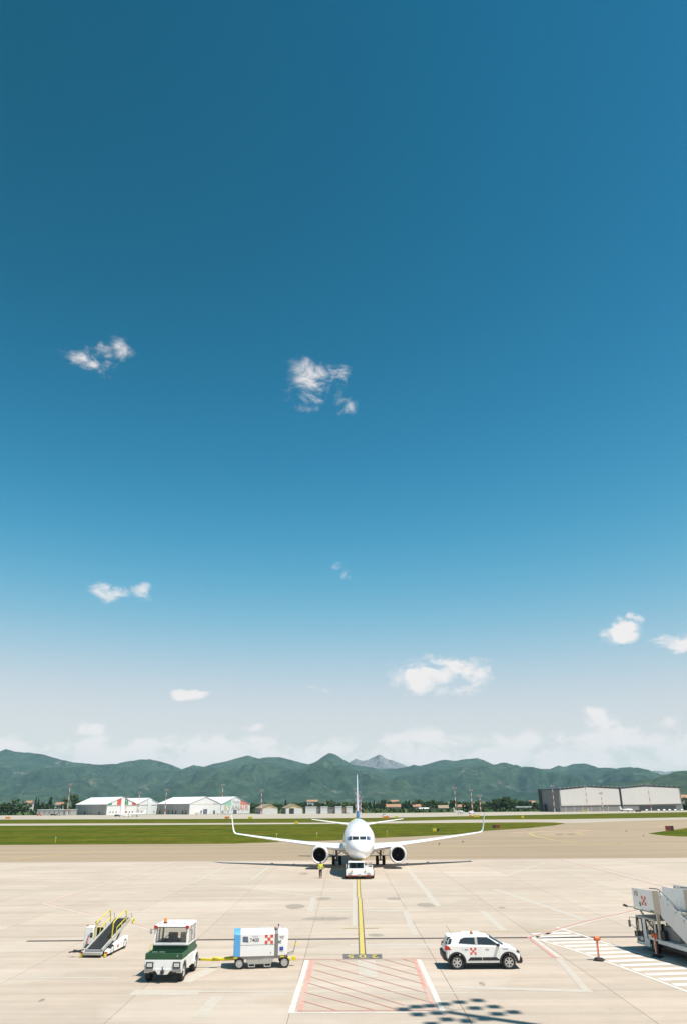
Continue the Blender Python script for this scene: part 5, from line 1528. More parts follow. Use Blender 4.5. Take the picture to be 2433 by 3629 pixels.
    for i in range(n):
        y = -2.75 - i * 0.38
        z = 1.95 - (i + 1) * 0.155
        MB().box(0.05, Wd - 0.05, y - 0.40, y, z - 0.035, z).build('stair_step', 'metal_grey', pf)
    for x in (0.12, Wd - 0.12):
        MB().bar((x, -2.2, 0.72), (x, -2.2, 1.92), 0.14, 0.14, (0, 1, 0)).bar((x, -2.15, 0.8), (x, -0.5, 1.9), 0.08, 0.08).build('platform_post', 'render_beige', r, bevel=0.01)
    b = MB().path([(0.0, -0.15, 2.02), (-0.05, 0.62, 2.0)], 0.03, 8).build('lamp_arm', 'unit_grey', pf)
    MB().cyl((-0.05, 0.55, 2.0), (-0.06, 0.86, 2.02), 0.06, None, 12).build('work_lamp', 'dark_metal', b)
    MB().cyl((-0.06, 0.87, 2.02), (-0.06, 0.90, 2.02), 0.058, None, 12).build('lamp_lens', 'lamp_orange', b)
    MB().box(-0.02, 0.02, -2.1, -1.75, 1.98, 2.06).build('data_plate', 'strip_grey', pf)
    return r, pf


t1, pf1 = stairs_truck('passenger_stairs')
tag(t1, 'white passenger stairs truck numbered 10 with red check emblem, beside the orange barriers', 'stairs')
t1.location = (16.0, 47.0, 0)
t1.rotation_euler = (0, 0, 0.185)
t2 = copy_tree(t1)
tag(t2, 'white passenger stairs truck with a yellow emblem at the right edge, behind the numbered one', 'stairs')
t2.location = (18.9, 48.4, 0)
pf2 = [c for c in t2.children if c.name.startswith('platform') and not c.name.startswith('platform_p')][0]
lettering('number', '10', 0.38, 'letter_black', pf1, (-0.006, -0.26, 2.62), (0, -1, 0), (0, 0, 1), sx=1.1)
checker(pf1, (-0.002, -0.98, 2.22), (0, -1, 0), (0, 0, 1), 0.15)
MB().prism([(-0.80, 2.12), (-0.90, 2.20), (-0.86, 2.34), (-0.78, 2.40), (-0.72, 2.28)], lambda y, z: (-0.006, y, z), lambda y, z: (0.01, y, z)).build('leaf_mark', 'green_mark', pf1)
MB().prism([(-0.35, 2.78), (-0.55, 2.88), (-0.85, 2.65), (-0.78, 2.40), (-0.55, 2.52)], lambda y, z: (-0.006, y, z), lambda y, z: (0.01, y, z)).build('yellow_mark', 'safety_yellow', pf2)
lettering('number', '0', 0.30, 'letter_black', pf2, (-0.006, -0.12, 2.70), (0, -1, 0), (0, 0, 1), sx=1.1)


# ------------------------------------------------------------------ barrier posts
def barrier(loc, label, rz):
    r = empty('barrier_post', loc, rz)
    tag(r, label, 'barrier', 'orange barrier posts by the zebra crossing')
    b = MB().lathe([(0, 0.02), (0, 0.27), (0.06, 0.27), (0.12, 0.20), (0.14, 0.05)], (0, 0, 0), (0, 0, 1), 8).build('base', 'rubber', r, smooth=True, ang=30)
    for a in range(0, 360, 90):
        MB().box(0.16, 0.32, -0.07, 0.07, 0.0, 0.05).build('foot', 'rubber', b, bevel=0.02).rotation_euler = (0, 0, R(a))
    MB().cyl((0, 0, 0.12), (0, 0, 0.92), 0.05, None, 14).build('post', 'safety_orange', r, smooth=True)
    MB().box(-0.056, -0.03, -0.03, 0.03, 0.14, 0.90).build('reflective_strip', 'white_dull', r)
    h = MB().cyl((-0.13, 0, 0.98), (0.13, 0, 0.98), 0.105, None, 16).box(-0.13, 0.13, -0.08, 0.08, 0.90, 0.98).build('belt_head', 'safety_orange', r, bevel=0.015)
    MB().box(0.13, 0.17, -0.06, 0.06, 0.92, 1.04).build('belt_clip', 'black_plastic', h)
    MB().path([(0.16, -0.03, 0.94), (0.18, -0.06, 0.80), (0.17, -0.05, 0.70)], 0.008, 5).build('strap_end', 'white_dull', h)


barrier((12.78, 43.62, 0), 'orange barrier post standing on the zebra crossing in front of the stairs truck', 0.2)
barrier((16.05, 44.45, 0), 'orange barrier post standing in the shadow against the stairs truck side', 0.0)


# ------------------------------------------------------------------ apron flood mast (out of frame, its shadow falls at the bottom)
def flood_mast():
    H = 37.0
    sx, sy = SUNV.x / SUNV.z * H, SUNV.y / SUNV.z * H
    base = (3.92 + sx, 33.72 + sy, 0)
    r = empty('floodlight_mast', base)
    tag(r, 'tall apron floodlight mast whose lamp cluster throws the spotted shadow at the bottom', 'light mast')
    MB().cyl((0, 0, 0), (0, 0, H), 0.36, 0.20, 20).build('pole', 'mast_white', r, smooth=True)
    MB().cyl((0, 0, 0), (0, 0, 0.15), 0.6, None, 20).build('base_plate', 'metal_grey', r)
    lamps = [(2.25, 34.3), (2.78, 34.7), (3.36, 34.83), (3.93, 35.1), (4.59, 35.38), (5.36, 35.65), (5.05, 34.42), (5.83, 34.62), (5.76, 33.53), (6.43, 33.78), (2.74, 33.53), (3.49, 33.72), (3.75, 32.81), (4.45, 32.55), (5.09, 32.83), (3.12, 32.21)]
    fr = MB()
    P = [(x - 4.05, y - 33.75) for x, y in lamps]
    for i, j in ((0, 5), (10, 7), (15, 9)):
        fr.bar((*P[i], H), (*P[j], H), 0.04, 0.05)
    fr.bar((-0.25, 1.25, H), (0.25, 0, H), 0.05, 0.06).bar((0.25, 0, H), (0.7, -1.0, H), 0.05, 0.06).bar((-0.25, 1.25, H), (-0.3, 0.0, H), 0.04, 0.05)
    fr = fr.build('head_frame', 'metal_grey', r)
    for x, y in P:
        l = MB().hexa([(x - 0.235, y - 0.27, H - 0.3), (x + 0.235, y - 0.27, H - 0.3), (x + 0.235, y + 0.27, H - 0.22), (x - 0.235, y + 0.27, H - 0.22), (x - 0.22, y - 0.25, H - 0.05), (x + 0.22, y - 0.25, H - 0.05), (x + 0.22, y + 0.25, H - 0.03), (x - 0.22, y + 0.25, H - 0.03)]).build('floodlight', 'dark_metal', r)


flood_mast()


# ------------------------------------------------------------------ hangars across the runway
def gable_hangar(name, label, C, al, gw, ln, eave, peak, shade_side_m, front_m):
    """C = near corner, gable runs along al, side wall runs at right angles to it"""
    r = empty(name, (C[0], C[1], 0), al)
    tag(r, label, 'hangar', 'hangars across the runway')
    # local: x along the gable, y along the side wall, front face at y = 0
    box('side_wall', shade_side_m, r, 0.0, 0.25, 0.0, ln, 0, eave)  # left wall: shade of the unlit side put into its grey
    box('side_wall', front_m, r, gw - 0.25, gw, 0.0, ln, 0, eave)
    gp = [(0.25, 0), (gw - 0.25, 0), (gw - 0.25, eave), (gw / 2, peak - 0.1), (0.25, eave)]
    f = MB().prism(gp, lambda x, z: (x, 0.0, z), lambda x, z: (x, 0.3, z)).build('gable_wall', front_m, r)
    MB().prism(gp, lambda x, z: (x, ln - 0.3, z), lambda x, z: (x, ln, z)).build('gable_wall', front_m, r)
    k = (peak - eave) / (gw / 2)
    for s in (0, 1):
        x0, x1 = (-0.5, gw / 2) if s == 0 else (gw + 0.5, gw / 2)
        z0, z1 = eave - 0.5 * k, peak
        MB().hexa([(x0, -0.4, z0), (x1, -0.4, z1), (x1, ln + 0.4, z1), (x0, ln + 0.4, z0), (x0, -0.4, z0 + 0.22), (x1, -0.4, z1 + 0.22), (x1, ln + 0.4, z1 + 0.22), (x0, ln + 0.4, z0 + 0.22)]).build('roof_slope', 'roof_white', r)
    n = int(ln / 6.5)
    for i in range(1, n):
        box('wall_rib', 'clad_dark' if i % 3 == 1 else 'clad_grey', r, -0.12, -0.002, i * ln / n - 0.15, i * ln / n + 0.15, 0.3, eave - 0.3)
    return r, f


A45 = R(45)
H1, f1 = gable_hangar('hangar', 'white hangar with the green, white and red flag panels on its gable', (-207.7, 700), A45, 29.7, 58, 8.7, 14.6, 'clad_grey', 'clad_white')
gw = 29.7
pk = lambda x, gw, e, p: e + (p - e) * (1 - abs(x - gw / 2) / (gw / 2)) - 0.15


def panel(r, m, x0, x1, z0, gw, e, p, d=0.05, name='flag_panel'):
    ring = [(x0, z0), (x1, z0), (x1, max(z0 + 0.05, pk(x1, gw, e, p)))]
    if x0 < gw / 2 < x1:
        ring.append((gw / 2, pk(gw / 2, gw, e, p)))
    ring.append((x0, max(z0 + 0.05, pk(x0, gw, e, p))))
    MB().prism(ring, lambda x, z: (x, -d, z), lambda x, z: (x, 0.0, z)).build(name, m, r)


for m, a, b in (('flag_green', 0.6, 4.5), ('flag_red', 9.6, 13.2), ('flag_green', 17.0, 20.4), ('flag_red', 24.4, 28.6)):
    panel(f1, m, a, b, 8.0, gw, 8.7, 14.6)
MB().box(13.4, 16.8, -0.5, 0, 0, 13.6).build('door_tower', 'roof_white', f1)
box('door_rail', 'clad_grey', f1, 0.3, gw - 0.3, -0.25, 0, 7.6, 7.95)
for x in (3.2, 6, 9, 19, 22, 25):
    box('hatch', 'door_dark', f1, x, x + 0.9, -0.06, 0, 1.6, 2.8)
for y in (11, 38):
    box('side_door', 'door_dark', H1, -0.1, 0, y, y + 2.2, 0, 2.6)
H2, f2 = gable_hangar('hangar', 'plain white hangar adjoining the flag-panelled one on its right', (-186.5, 721.2), A45, 22.8, 55, 8.9, 13.8, 'clad_grey', 'clad_white')
MB().box(10.2, 14.0, -0.5, 0, 0, 13.0).build('door_tower', 'roof_white', f2)
box('door_rail', 'clad_grey', f2, 0.3, 22.5, -0.25, 0, 7.9, 8.2)
for x in (4, 7, 17):
    box('hatch', 'door_dark', f2, x, x + 0.9, -0.06, 0, 1.6, 2.8)
H3, f3 = gable_hangar('hangar', 'white hangar with long shade-grey side wall and a plain gable, third from the left', (-135.6, 700), A45, 33.0, 52, 8.7, 14.3, 'clad_grey', 'clad_white')
box('hangar_door', 'door_slate', f3, 14.5, 18.8, -0.1, 0, 0, 4.2)
box('side_door', 'door_dark', f3, 12.0, 13.2, -0.1, 0, 0, 3.0)
box('side_door', 'door_dark', f3, 25.5, 27.2, -0.1, 0, 0, 3.0)
box('sign_band', 'letter_grey', f3, 25, 30, -0.08, 0, 8.0, 8.9)
box('door_rail', 'render_beige', f3, 0.3, 32.7, -0.12, 0, 8.2, 8.4)
for y in (4, 9, 20, 25, 32, 46):
    box('side_door', 'door_dark', H3, -0.1, 0, y, y + 1.6, 0, 3.4)
H4, f4 = gable_hangar('hangar', 'white hangar with green and red gable corners and large airline lettering', (-112.1, 723.5), A45, 33.2, 50, 8.0, 14.4, 'clad_grey', 'clad_white')
panel(f4, 'pale_green', 0.5, 11.5, 7.4, 33.2, 8.0, 14.4)
panel(f4, 'pale_red', 22.0, 32.7, 7.4, 33.2, 8.0, 14.4)
panel(f4, 'roof_white', 11.6, 21.9, 8.2, 33.2, 8.0, 14.4)
lettering('lettering', "l'Italia", 3.6, 'letter_grey', f4, (13.0, -0.12, 8.9), (1, 0, 0), (0, 0, 1), depth=0.05)
xx = 3.6
for ch, m in zip('RYANAIR', ('shed_cream', 'pale_green', 'clad_grey', 'clad_grey', 'pale_red', 'pale_red', 'pale_red')):
    lettering('lettering', ch, 6.0, m, f4, (xx, -0.14, 3.0), (1, 0, 0), (0, 0, 1), depth=0.05, offset=0.05)
    xx += {'I': 2.2, 'A': 4.35, 'N': 4.7, 'Y': 4.0, 'R': 4.4}[ch]
box('hangar_door', 'door_slate', f4, 14.2, 18.2, -0.1, 0, 0, 3.4)
for x in (1.5, 3.2, 5.5, 8.0):
    box('side_door', 'door_dark', f4, x, x + 1.1, -0.1, 0, 0, 2.4)


def big_hangar():
    al = R(20)
    r = empty('hangar', (186.4, 700, 0), al)
    tag(r, 'large dark grey hangar with two huge pale sliding doors on the right', 'hangar', 'hangars across the runway')
    top = [(0, 18.4), (30.7, 20.8), (65, 19.3), (93, 21.5), (133.7, 20.2)]
    ring = [(0, 0), (133.7, 0)] + top[::-1]
    f = MB().prism(ring, lambda x, z: (x, 0, z), lambda x, z: (x, 0.5, z)).build('front_wall', 'clad_dark', r)
    MB().prism(ring, lambda x, z: (x, 29.5, z), lambda x, z: (x, 30, z)).build('rear_wall', 'clad_dark', r)
    box('side_wall', 'clad_dark', r, 0, 0.4, 0.5, 29.5, 0, 18.3)
    box('side_wall', 'clad_dark', r, 133.3, 133.7, 0.5, 29.5, 0, 20.1)
    for (x0, z0), (x1, z1) in zip(top[:-1], top[1:]):
        MB().hexa([(x0, -0.8, z0), (x1, -0.8, z1), (x1, 30.5, z1), (x0, 30.5, z0), (x0, -0.8, z0 + 0.45), (x1, -0.8, z1 + 0.45), (x1, 30.5, z1 + 0.45), (x0, 30.5, z0 + 0.45)]).build('roof_slope', 'clad_black', r)
        for i in range(7):
            t = (i + 0.5) / 7
            x, z = x0 + (x1 - x0) * t, z0 + (z1 - z0) * t
            box('roof_vent', 'clad_grey', r, x - 1, x + 1, 0.2, 2.0, z + 0.46, z + 0.95)
    for ring in ([(1.0, 4.7), (63.8, 5.2), (63.8, 18.6), (30.7, 19.9), (1.0, 17.6)], [(66.2, 5.2), (131.8, 5.9), (131.8, 19.2), (93, 20.6), (66.2, 18.7)]):
        d = MB().prism(ring, lambda x, z: (x, -0.5, z), lambda x, z: (x, -0.02, z)).build('hangar_door', 'door_pale', f)
        x0, x1 = ring[0][0], ring[1][0]
        MB().box(x0, x1, -0.56, -0.5, 5.3, 5.45).build('door_trim', 'roof_brown', d)
    box('wall_joint', 'clad_black', f, 64.2, 65.8, -0.7, 0, 0.2, 19.0)
    box('side_tower', 'clad_black', r, -1.2, -0.05, 26.5, 29.8, 0, 19.0)
    box('side_annex', 'clad_black', r, -2.2, -0.05, 20, 24, 0, 6)
    box('canopy_opening', 'door_dark', f, 84, 126, -0.08, 0, 0.3, 4.4)
    for i in range(6):
        box('door_leaf', 'clad_grey', f, 5 + i * 9, 5.6 + i * 9, -0.12, 0, 0.1, 4.4)


big_hangar()


def plain_building(name, label, cat, x0, x1, y, d, h, wall, roof, rise=0.0, group=None, wins=0):
    r = empty(name, ((x0 + x1) / 2, y, 0))
    tag(r, label, cat, group)
    w = (x1 - x0) / 2
    wl = MB().box(-w, w, 0, d, 0, h).build('wall', wall, r)
    if rise:
        o = 0.5
        MB().prism([(-o, h - 0.02), (d / 2, h + rise), (d + o, h - 0.02), (d / 2, h - 0.01)], lambda yy, z: (-w - o, yy, z), lambda yy, z: (w + o, yy, z)).build('roof', roof, r)
        MB().prism([(0, h), (d / 2, h + rise * 0.93), (d, h)], lambda yy, z: (-w, yy, z), lambda yy, z: (-w + 0.2, yy, z)).prism([(0, h), (d / 2, h + rise * 0.93), (d, h)], lambda yy, z: (w - 0.2, yy, z), lambda yy, z: (w, yy, z)).build('gable', wall, r)
    else:
        MB().box(-w - 0.3, w + 0.3, -0.3, d + 0.3, h, h + 0.35).build('roof', roof, r)
    for i in range(wins):
        x = -w + (i + 0.5) * 2 * w / wins
        box('window', 'door_slate', wl, x - 0.5, x + 0.5, -0.06, 0, h * 0.35, h * 0.7)
    return r, wl


plain_building('low_building', 'long low pale building beside the left red and white mast', 'building', -267.8, -238, 700, 14, 4.4, 'clad_grey', 'roof_white', 0.0, None, 7)
for nm, gx0, gx1, left, lab in (('shed', -71.2, -57.9, -80.8, 'cream gabled shed with white doors just right of the lettered hangar'), ('shed', -51.1, -36.6, -57.0, 'cream gabled shed with a dark open doorway')):
    r = empty(nm, (gx0, 690, 0))
    tag(r, lab, 'shed', 'cream sheds across the runway')
    w, dpt = gx1 - gx0, 9.0
    c = w / 2
    MB().prism([(0, 0), (w, 0), (w, 4.7), (c, 7.8), (0, 4.7)], lambda x, z: (x, 0, z), lambda x, z: (x, 0.3, z)).build('gable_wall', 'shed_cream', r)
    box('door', 'clad_white', r, 0.4, w - 0.4, -0.15, 0, 0, 4.3)
    if left < -75:
        for i in range(5):
            box('door_leaf', 'roof_white', r, 0.8 + i * w / 5.3, 0.9 + i * w / 5.3, -0.2, -0.15, 0, 4.3)
    else:
        box('doorway', 'door_dark', r, 3.1, 7.2, -0.2, -0.15, 0, 4.4)
    l = left - gx0
    for x0, x1, z0, z1 in ((-0.4, c, 4.6, 7.8), (w + 0.4, c, 4.6, 7.8)):
        MB().hexa([(x0, -0.4, z0), (x1, -0.4, z1), (x1 + l, 34, z1), (x0 + l, 34, z0), (x0, -0.4, z0 + 0.2), (x1, -0.4, z1 + 0.2), (x1 + l, 34, z1 + 0.2), (x0 + l, 34, z0 + 0.2)]).build('roof_slope', 'roof_brown', r)
    MB().hexa([(0, 0.3, 0), (0.3, 0.3, 0), (l + 0.3, 33, 0), (l, 33, 0), (0, 0.3, 4.6), (0.3, 0.3, 4.6), (l + 0.3, 33, 4.6), (l, 33, 4.6)]).build('side_wall', 'clad_dark', r)  # dark colour stands in for the shade of the open left side
for x0, x1, lab in ((-34.1, -24.9, 'wide white flat-roofed block right of the open cream shed'), (-21.2, -15.3, 'narrow white flat-roofed block second from the cream shed'), (-8.8, -3.2, 'white flat-roofed block left of the dark gap behind the fin'), (0.4, 5.8, 'white flat-roofed block just left of the airliner fin')):
    r, wl = plain_building('flat_block', lab, 'building', x0, x1, 690, 10, 5.3, 'clad_white', 'roof_white', 0, 'white flat-roofed blocks')
    box('panel_band', 'clad_grey', wl, -(x1 - x0) / 2 + 0.1, (x1 - x0) / 2 - 0.1, -0.05, 0, 2.9, 3.1)
plain_building('link_building', 'low dark building with reddish front between two white blocks', 'building', -3.15, 0.35, 691, 8, 4.4, 'roof_brown', 'clad_dark')
plain_building('link_building', 'dark grey low building between the two left white blocks', 'building', -24.8, -21.3, 692, 8, 4.9, 'clad_dark', 'clad_dark')
plain_building('link_building', 'wide dark grey low building between the second and third white blocks', 'building', -15.2, -8.9, 692, 8, 4.7, 'clad_dark', 'clad_dark')
HS = [('h', 43.2, 57.9, 850, 4.4, 2.8, 'broad red-tiled house among trees right of the airliner fin'), ('h', 71.3, 82.7, 850, 4.5, 2.4, 'red-tiled house with dark trees before it, second right of the fin'),
      ('b', 96.0, 105.9, 830, 3.1, 2.7, 'house with wide brown roof left of the tall mast'), ('h', 112.8, 118.2, 820, 4.2, 2.2, 'small red-roofed house behind the first mast right of the fin'),
      ('h', 122.5, 127.5, 830, 4.3, 2.1, 'small red-roofed house between the two masts right of the fin'), ('p', -307.5, -299.3, 850, 9.0, 2.2, 'pale house peeping between the trees at the far left'),
      ('p', -359.4, -353.1, 900, 11, 2.5, 'pale house behind the leftmost clump of trees'), ('h', 190.7, 196.4, 830, 7.0, 2.6, 'red-roofed house beside the black edge of the large hangar'), ('h', 356.2, 368, 850, 11.5, 3, 'red-roofed house at the right edge beyond the large hangar'),
      ('p', -44.9, -33, 950, 10.5, 2.0, 'pale block of flats above the sheds'), ('p', 53.9, 62.4, 950, 9.8, 2.0, 'pale block of flats above the broad red-tiled house')]
for k, x0, x1, y, e, rise, lab in HS:
    plain_building('house', lab, 'house', x0, x1, y, 10, e, 'render_beige' if k != 'p' else 'clad_white', {'h': 'roof_tile', 'b': 'roof_brown', 'p': 'roof_tile'}[k], rise, 'houses beyond the airfield', 4)
plain_building('greenhouse', 'low pale glasshouse roof in front of the red-tiled houses', 'greenhouse', 72.5, 81.3, 790, 12, 2.8, 'clad_white', 'roof_white', 1.0)
cr = empty('canopy', (168, 760, 0))
tag(cr, 'long white canopy roof on posts left of the large dark hangar', 'canopy')
box('canopy_roof', 'roof_white', cr, -7.3, 7.3, 0, 6, 3.5, 4.4)
for i in range(6):
    box('post', 'clad_dark', cr, -7 + i * 2.75, -6.8 + i * 2.75, 0.3, 0.5, 0, 3.5)

# ------------------------------------------------------------------ red and white light masts


def mast_proto():
    r = empty('light_mast', (0, 0, 0))
    p = None
    n = 8
    for i in range(n):
        z0, z1 = i / n, (i + 1) / n
        w = 0.34 - 0.2 * z0
        MB().cyl((0, 0, z0), (0, 0, z1), w, w - 0.025, 8, caps=(i in (0, n - 1))).build('mast_section', 'mast_red' if i % 2 == 1 else 'mast_white', r, smooth=True)
    return r


def mast_head(r, h):
    hd = MB().box(-1.6, 1.6, -0.12, 0.12, h - 0.5, h - 0.3).box(-1.3, 1.3, -0.12, 0.12, h + 0.2, h + 0.35).build('head_frame', 'metal_grey', r)
    for x in (-1.4, -0.7, 0.7, 1.4):
        for z in (h - 0.9, h + 0.1):
            MB().box(x - 0.25, x + 0.25, -0.35, 0.1, z, z + 0.4).build('floodlight', 'unit_grey', hd)


mp = mast_proto()
MASTS = [(-241.07, 698, 25.4), (-179.84, 659.3, 14.0), (-168.07, 653.5, 17.6), (-154.46, 690, 20.3), (-112.8, 735, 25.0), (-71.5, 684, 19.1), (8.64, 684.9, 19.6), (11.72, 683.1, 17.5), (12.91, 680.4, 12.9), (89.56, 656.2, 19.6), (101.7, 648.7, 17.7), (99.47, 594.9, 12.9), (178.67, 690, 21.1), (204.86, 682.1, 20.2), (215.17, 674.6, 15.0), (261.42, 690, 21.9)]
MASTS.sort(key=lambda t: t[0] / t[1])
for i, (x, y, h) in enumerate(MASTS):
    o = mp if i == 0 else copy_tree(mp)
    o.location = (x, y, -0.02)
    for ch in o.children:
        ch.scale = (1.15, 1.15, h)
    tag(o, 'red and white banded light mast, %s from the left across the runway' % ORD[i], 'light mast', 'light masts along the far apron')
for i, o in enumerate([o for o in COL.objects if o.name.startswith('light_mast')]):
    mast_head(o, [c for c in o.children if c.name.startswith('mast_section')][0].scale[2])

# ------------------------------------------------------------------ trees
TREES = [(-333.6, 764.4, 11.8, 11.0, 0), (-324.3, 759.1, 10.8, 8.2, 0), (-324.6, 770.8, 11.7, 7.6, 0), (-314.8, 757.7, 10.4, 6.1, 0), (-312.8, 761.2, 14.5, 10.2, 0), (-312.1, 771.1, 10.7, 6.2, 0), (-316.4, 791.7, 12.4, 7.1, 0), (-309.6, 787.0, 10.0, 7.8, 2), (-303.1, 785.6, 15.5, 3.5, 1), (-292.2, 763.9, 14.1, 3.1, 1), (-292.1, 776.5, 11.5, 6.3, 2), (-281.8, 766.1, 15.3, 8.2, 1), (-271.1, 761.9, 8.5, 7.5, 0), (-265.3, 759.2, 15.7, 7.5, 0), (-258.5, 763.6, 17.7, 11.6, 0), (-261.2, 792.1, 14.1, 4.3, 2), (-93.7, 818.2, 9.8, 6.6, 0), (-88.5, 817.3, 8.4, 4.4, 0), (-72.3, 817.0, 8.6, 6.6, 0), (-64.8, 792.7, 8.5, 4.3, 0), (-59.2, 797.4, 11.8, 3.2, 1), (-54.3, 810.1, 9.1, 5.1, 0), (-48.0, 814.3, 9.8, 8.0, 0), (-43.1, 819.2, 10.4, 9.5, 0), (-35.8, 820.2, 8.0, 6.6, 0), (-28.1, 788.5, 9.6, 9.2, 0), (-21.5, 809.2, 8.9, 5.8, 0), (-15.8, 811.9, 11.9, 8.0, 0), (-10.6, 805.2, 9.9, 8.7, 0), (-6.2, 792.1, 8.8, 5.7, 0), (0.3, 803.9, 10.1, 9.4, 0), (6.6, 788.6, 9.0, 7.1, 0), (19.1, 882.4, 8.8, 4.7, 0), (22.2, 879.6, 9.5, 4.7, 1), (26.2, 866.9, 10.2, 3.9, 1), (30.5, 857.0, 10.4, 4.6, 1), (35.3, 881.4, 8.7, 4.7, 0), (38.3, 867.9, 9.7, 6.2, 1), (42.1, 880.3, 11.9, 9.5, 0), (48.3, 878.9, 10.4, 6.3, 0), (50.6, 865.3, 9.3, 4.7, 0), (45.6, 770.3, 3.9, 4.1, 2), (55.8, 861.6, 10.3, 6.9, 0), (61.7, 869.0, 8.5, 6.2, 1), (64.8, 862.2, 10.6, 6.2, 1), (59.0, 756.1, 4.8, 3.4, 1), (67.4, 851.5, 10.9, 4.6, 1), (62.6, 759.2, 3.5, 4.1, 0), (72.5, 857.2, 10.2, 6.9, 0), (79.8, 877.5, 12.0, 10.2, 0), (82.2, 846.7, 10.1, 6.1, 0), (86.8, 846.9, 10.1, 6.8, 0), (82.5, 774.9, 2.4, 4.9, 0), (94.7, 870.1, 11.9, 8.6, 0), (84.8, 757.8, 2.8, 6.1, 0), (96.9, 856.2, 9.3, 6.1, 0), (89.9, 767.3, 2.0, 5.5, 0), (102.8, 866.4, 10.4, 7.0, 0), (107.1, 863.8, 8.9, 6.2, 0), (110.5, 858.7, 4.9, 3.1, 1), (117.7, 884.9, 10.7, 7.9, 0), (107.6, 801.2, 11.0, 7.9, 0), (119.5, 852.8, 9.5, 6.1, 0), (127.7, 861.5, 9.1, 5.4, 1), (114.3, 769.0, 9.5, 6.2, 0), (130.2, 853.1, 8.4, 6.1, 0), (118.0, 767.5, 7.5, 6.2, 0), (126.1, 774.2, 9.1, 7.6, 0), (135.9, 795.6, 7.4, 6.4, 0), (140.0, 789.6, 9.7, 7.1, 0), (143.7, 774.5, 11.2, 9.0, 0), (150.2, 800.8, 4.7, 7.9, 0), (150.8, 778.2, 12.2, 9.8, 0), (154.4, 792.9, 5.3, 10.7, 0), (154.6, 772.1, 13.4, 11.1, 0), (162.3, 783.4, 11.5, 9.1, 0), (162.1, 766.7, 9.2, 6.2, 0), (176.3, 803.2, 9.5, 5.8, 0), (180.8, 794.4, 9.5, 6.4, 0), (189.9, 803.4, 8.1, 7.2, 0), (183.6, 765.7, 7.1, 4.8, 0), (336.9, 796.6, 11.6, 7.8, 0), (353.8, 823.6, 12.6, 8.0, 0)]


def crown_mesh(kind, seed):
    """unit crown: width 1, height 1, many leaf-sized faces in clumps"""
    rnd = random.Random(seed)
    mb = MB()
    clumps = []
    for _ in range(26 if kind != 1 else 30):
        if kind == 1:
            z = rnd.uniform(0.06, 0.97)
            rr = 0.5 * (1 - z) ** 0.75 * rnd.uniform(0.5, 1.0)
            a = rnd.uniform(0, 6.28)
            clumps.append((rr * math.cos(a), rr * math.sin(a), z, 0.10 + 0.10 * (1 - z)))
        else:
            z = rnd.uniform(0.22, 0.92)
            rr = 0.42 * math.sin(math.pi * min(1, max(0, (z - 0.05) / 0.98))) ** 0.6 * math.sqrt(rnd.random())
            a = rnd.uniform(0, 6.28)
            clumps.append((rr * math.cos(a), rr * math.sin(a), z, rnd.uniform(0.09, 0.16)))
    for x, y, z, s in clumps:
        for _ in range(34):
            d = Vector((rnd.gauss(0, 1), rnd.gauss(0, 1), rnd.gauss(0, 1))).normalized() * s * rnd.uniform(0.5, 1.0)
            c = Vector((x + d.x, y + d.y, min(1, z + d.z * 0.8)))
            n = (d.normalized() + Vector((rnd.uniform(-.6, .6), rnd.uniform(-.6, .6), rnd.uniform(-.2, .8)))).normalized()
            u = n.orthogonal().normalized() * rnd.uniform(0.022, 0.045)
            v = n.cross(u)
            mb.add([c - u - v, c + u - v, c + u + v, c - u + v], [(0, 1, 2, 3)])
    return mb.mesh('crown', ('leaf_broad', 'leaf_dark', 'leaf_pale')[kind], fix=False)


crowns = {k: [crown_mesh(k, 10 * k + i) for i in range(4)] for k in (0, 1, 2)}
tk = MB().cyl((0, 0, 0), (0.01, 0, 0.35), 0.035, 0.024, 8).cyl((0.01, 0, 0.33), (0.12, 0.05, 0.62), 0.02, 0.008, 6).cyl((0.01, 0, 0.33), (-0.13, -0.04, 0.66), 0.02, 0.008, 6).cyl((0.01, 0, 0.33), (0.0, 0.0, 0.85), 0.022, 0.006, 6).mesh('trunk', 'bark')
TREES.sort(key=lambda t: t[0] / t[1])
cnt = {}
KN = ('broadleaf_tree', 'conifer_tree', 'broadleaf_tree')
KL = ('bushy green tree', 'dark pointed conifer', 'pale green tree')
for i, (x, y, h, w, k) in enumerate(TREES):
    r = empty(KN[k], (x, y, -0.1), random.uniform(0, 6.28))
    kl = KL[k] if h > 5.5 or k == 1 else 'low green bush'
    j = cnt[kl] = cnt.get(kl, -1) + 1
    tag(r, '%s, %s from the left in the tree line beyond the far apron' % (kl, ORD[j] if j < len(ORD) else 'one of the last'), 'tree' if h > 5.5 else 'bush', 'trees beyond the far apron')
    for nm, me in (('trunk', tk), ('crown', random.choice(crowns[k]))):
        o = bpy.data.objects.new(nm, me)
        COL.objects.link(o)
        o.parent = r
        o.scale = (w * 1.12, w * 1.12, h * (1.03 if nm == 'crown' else 0.9))

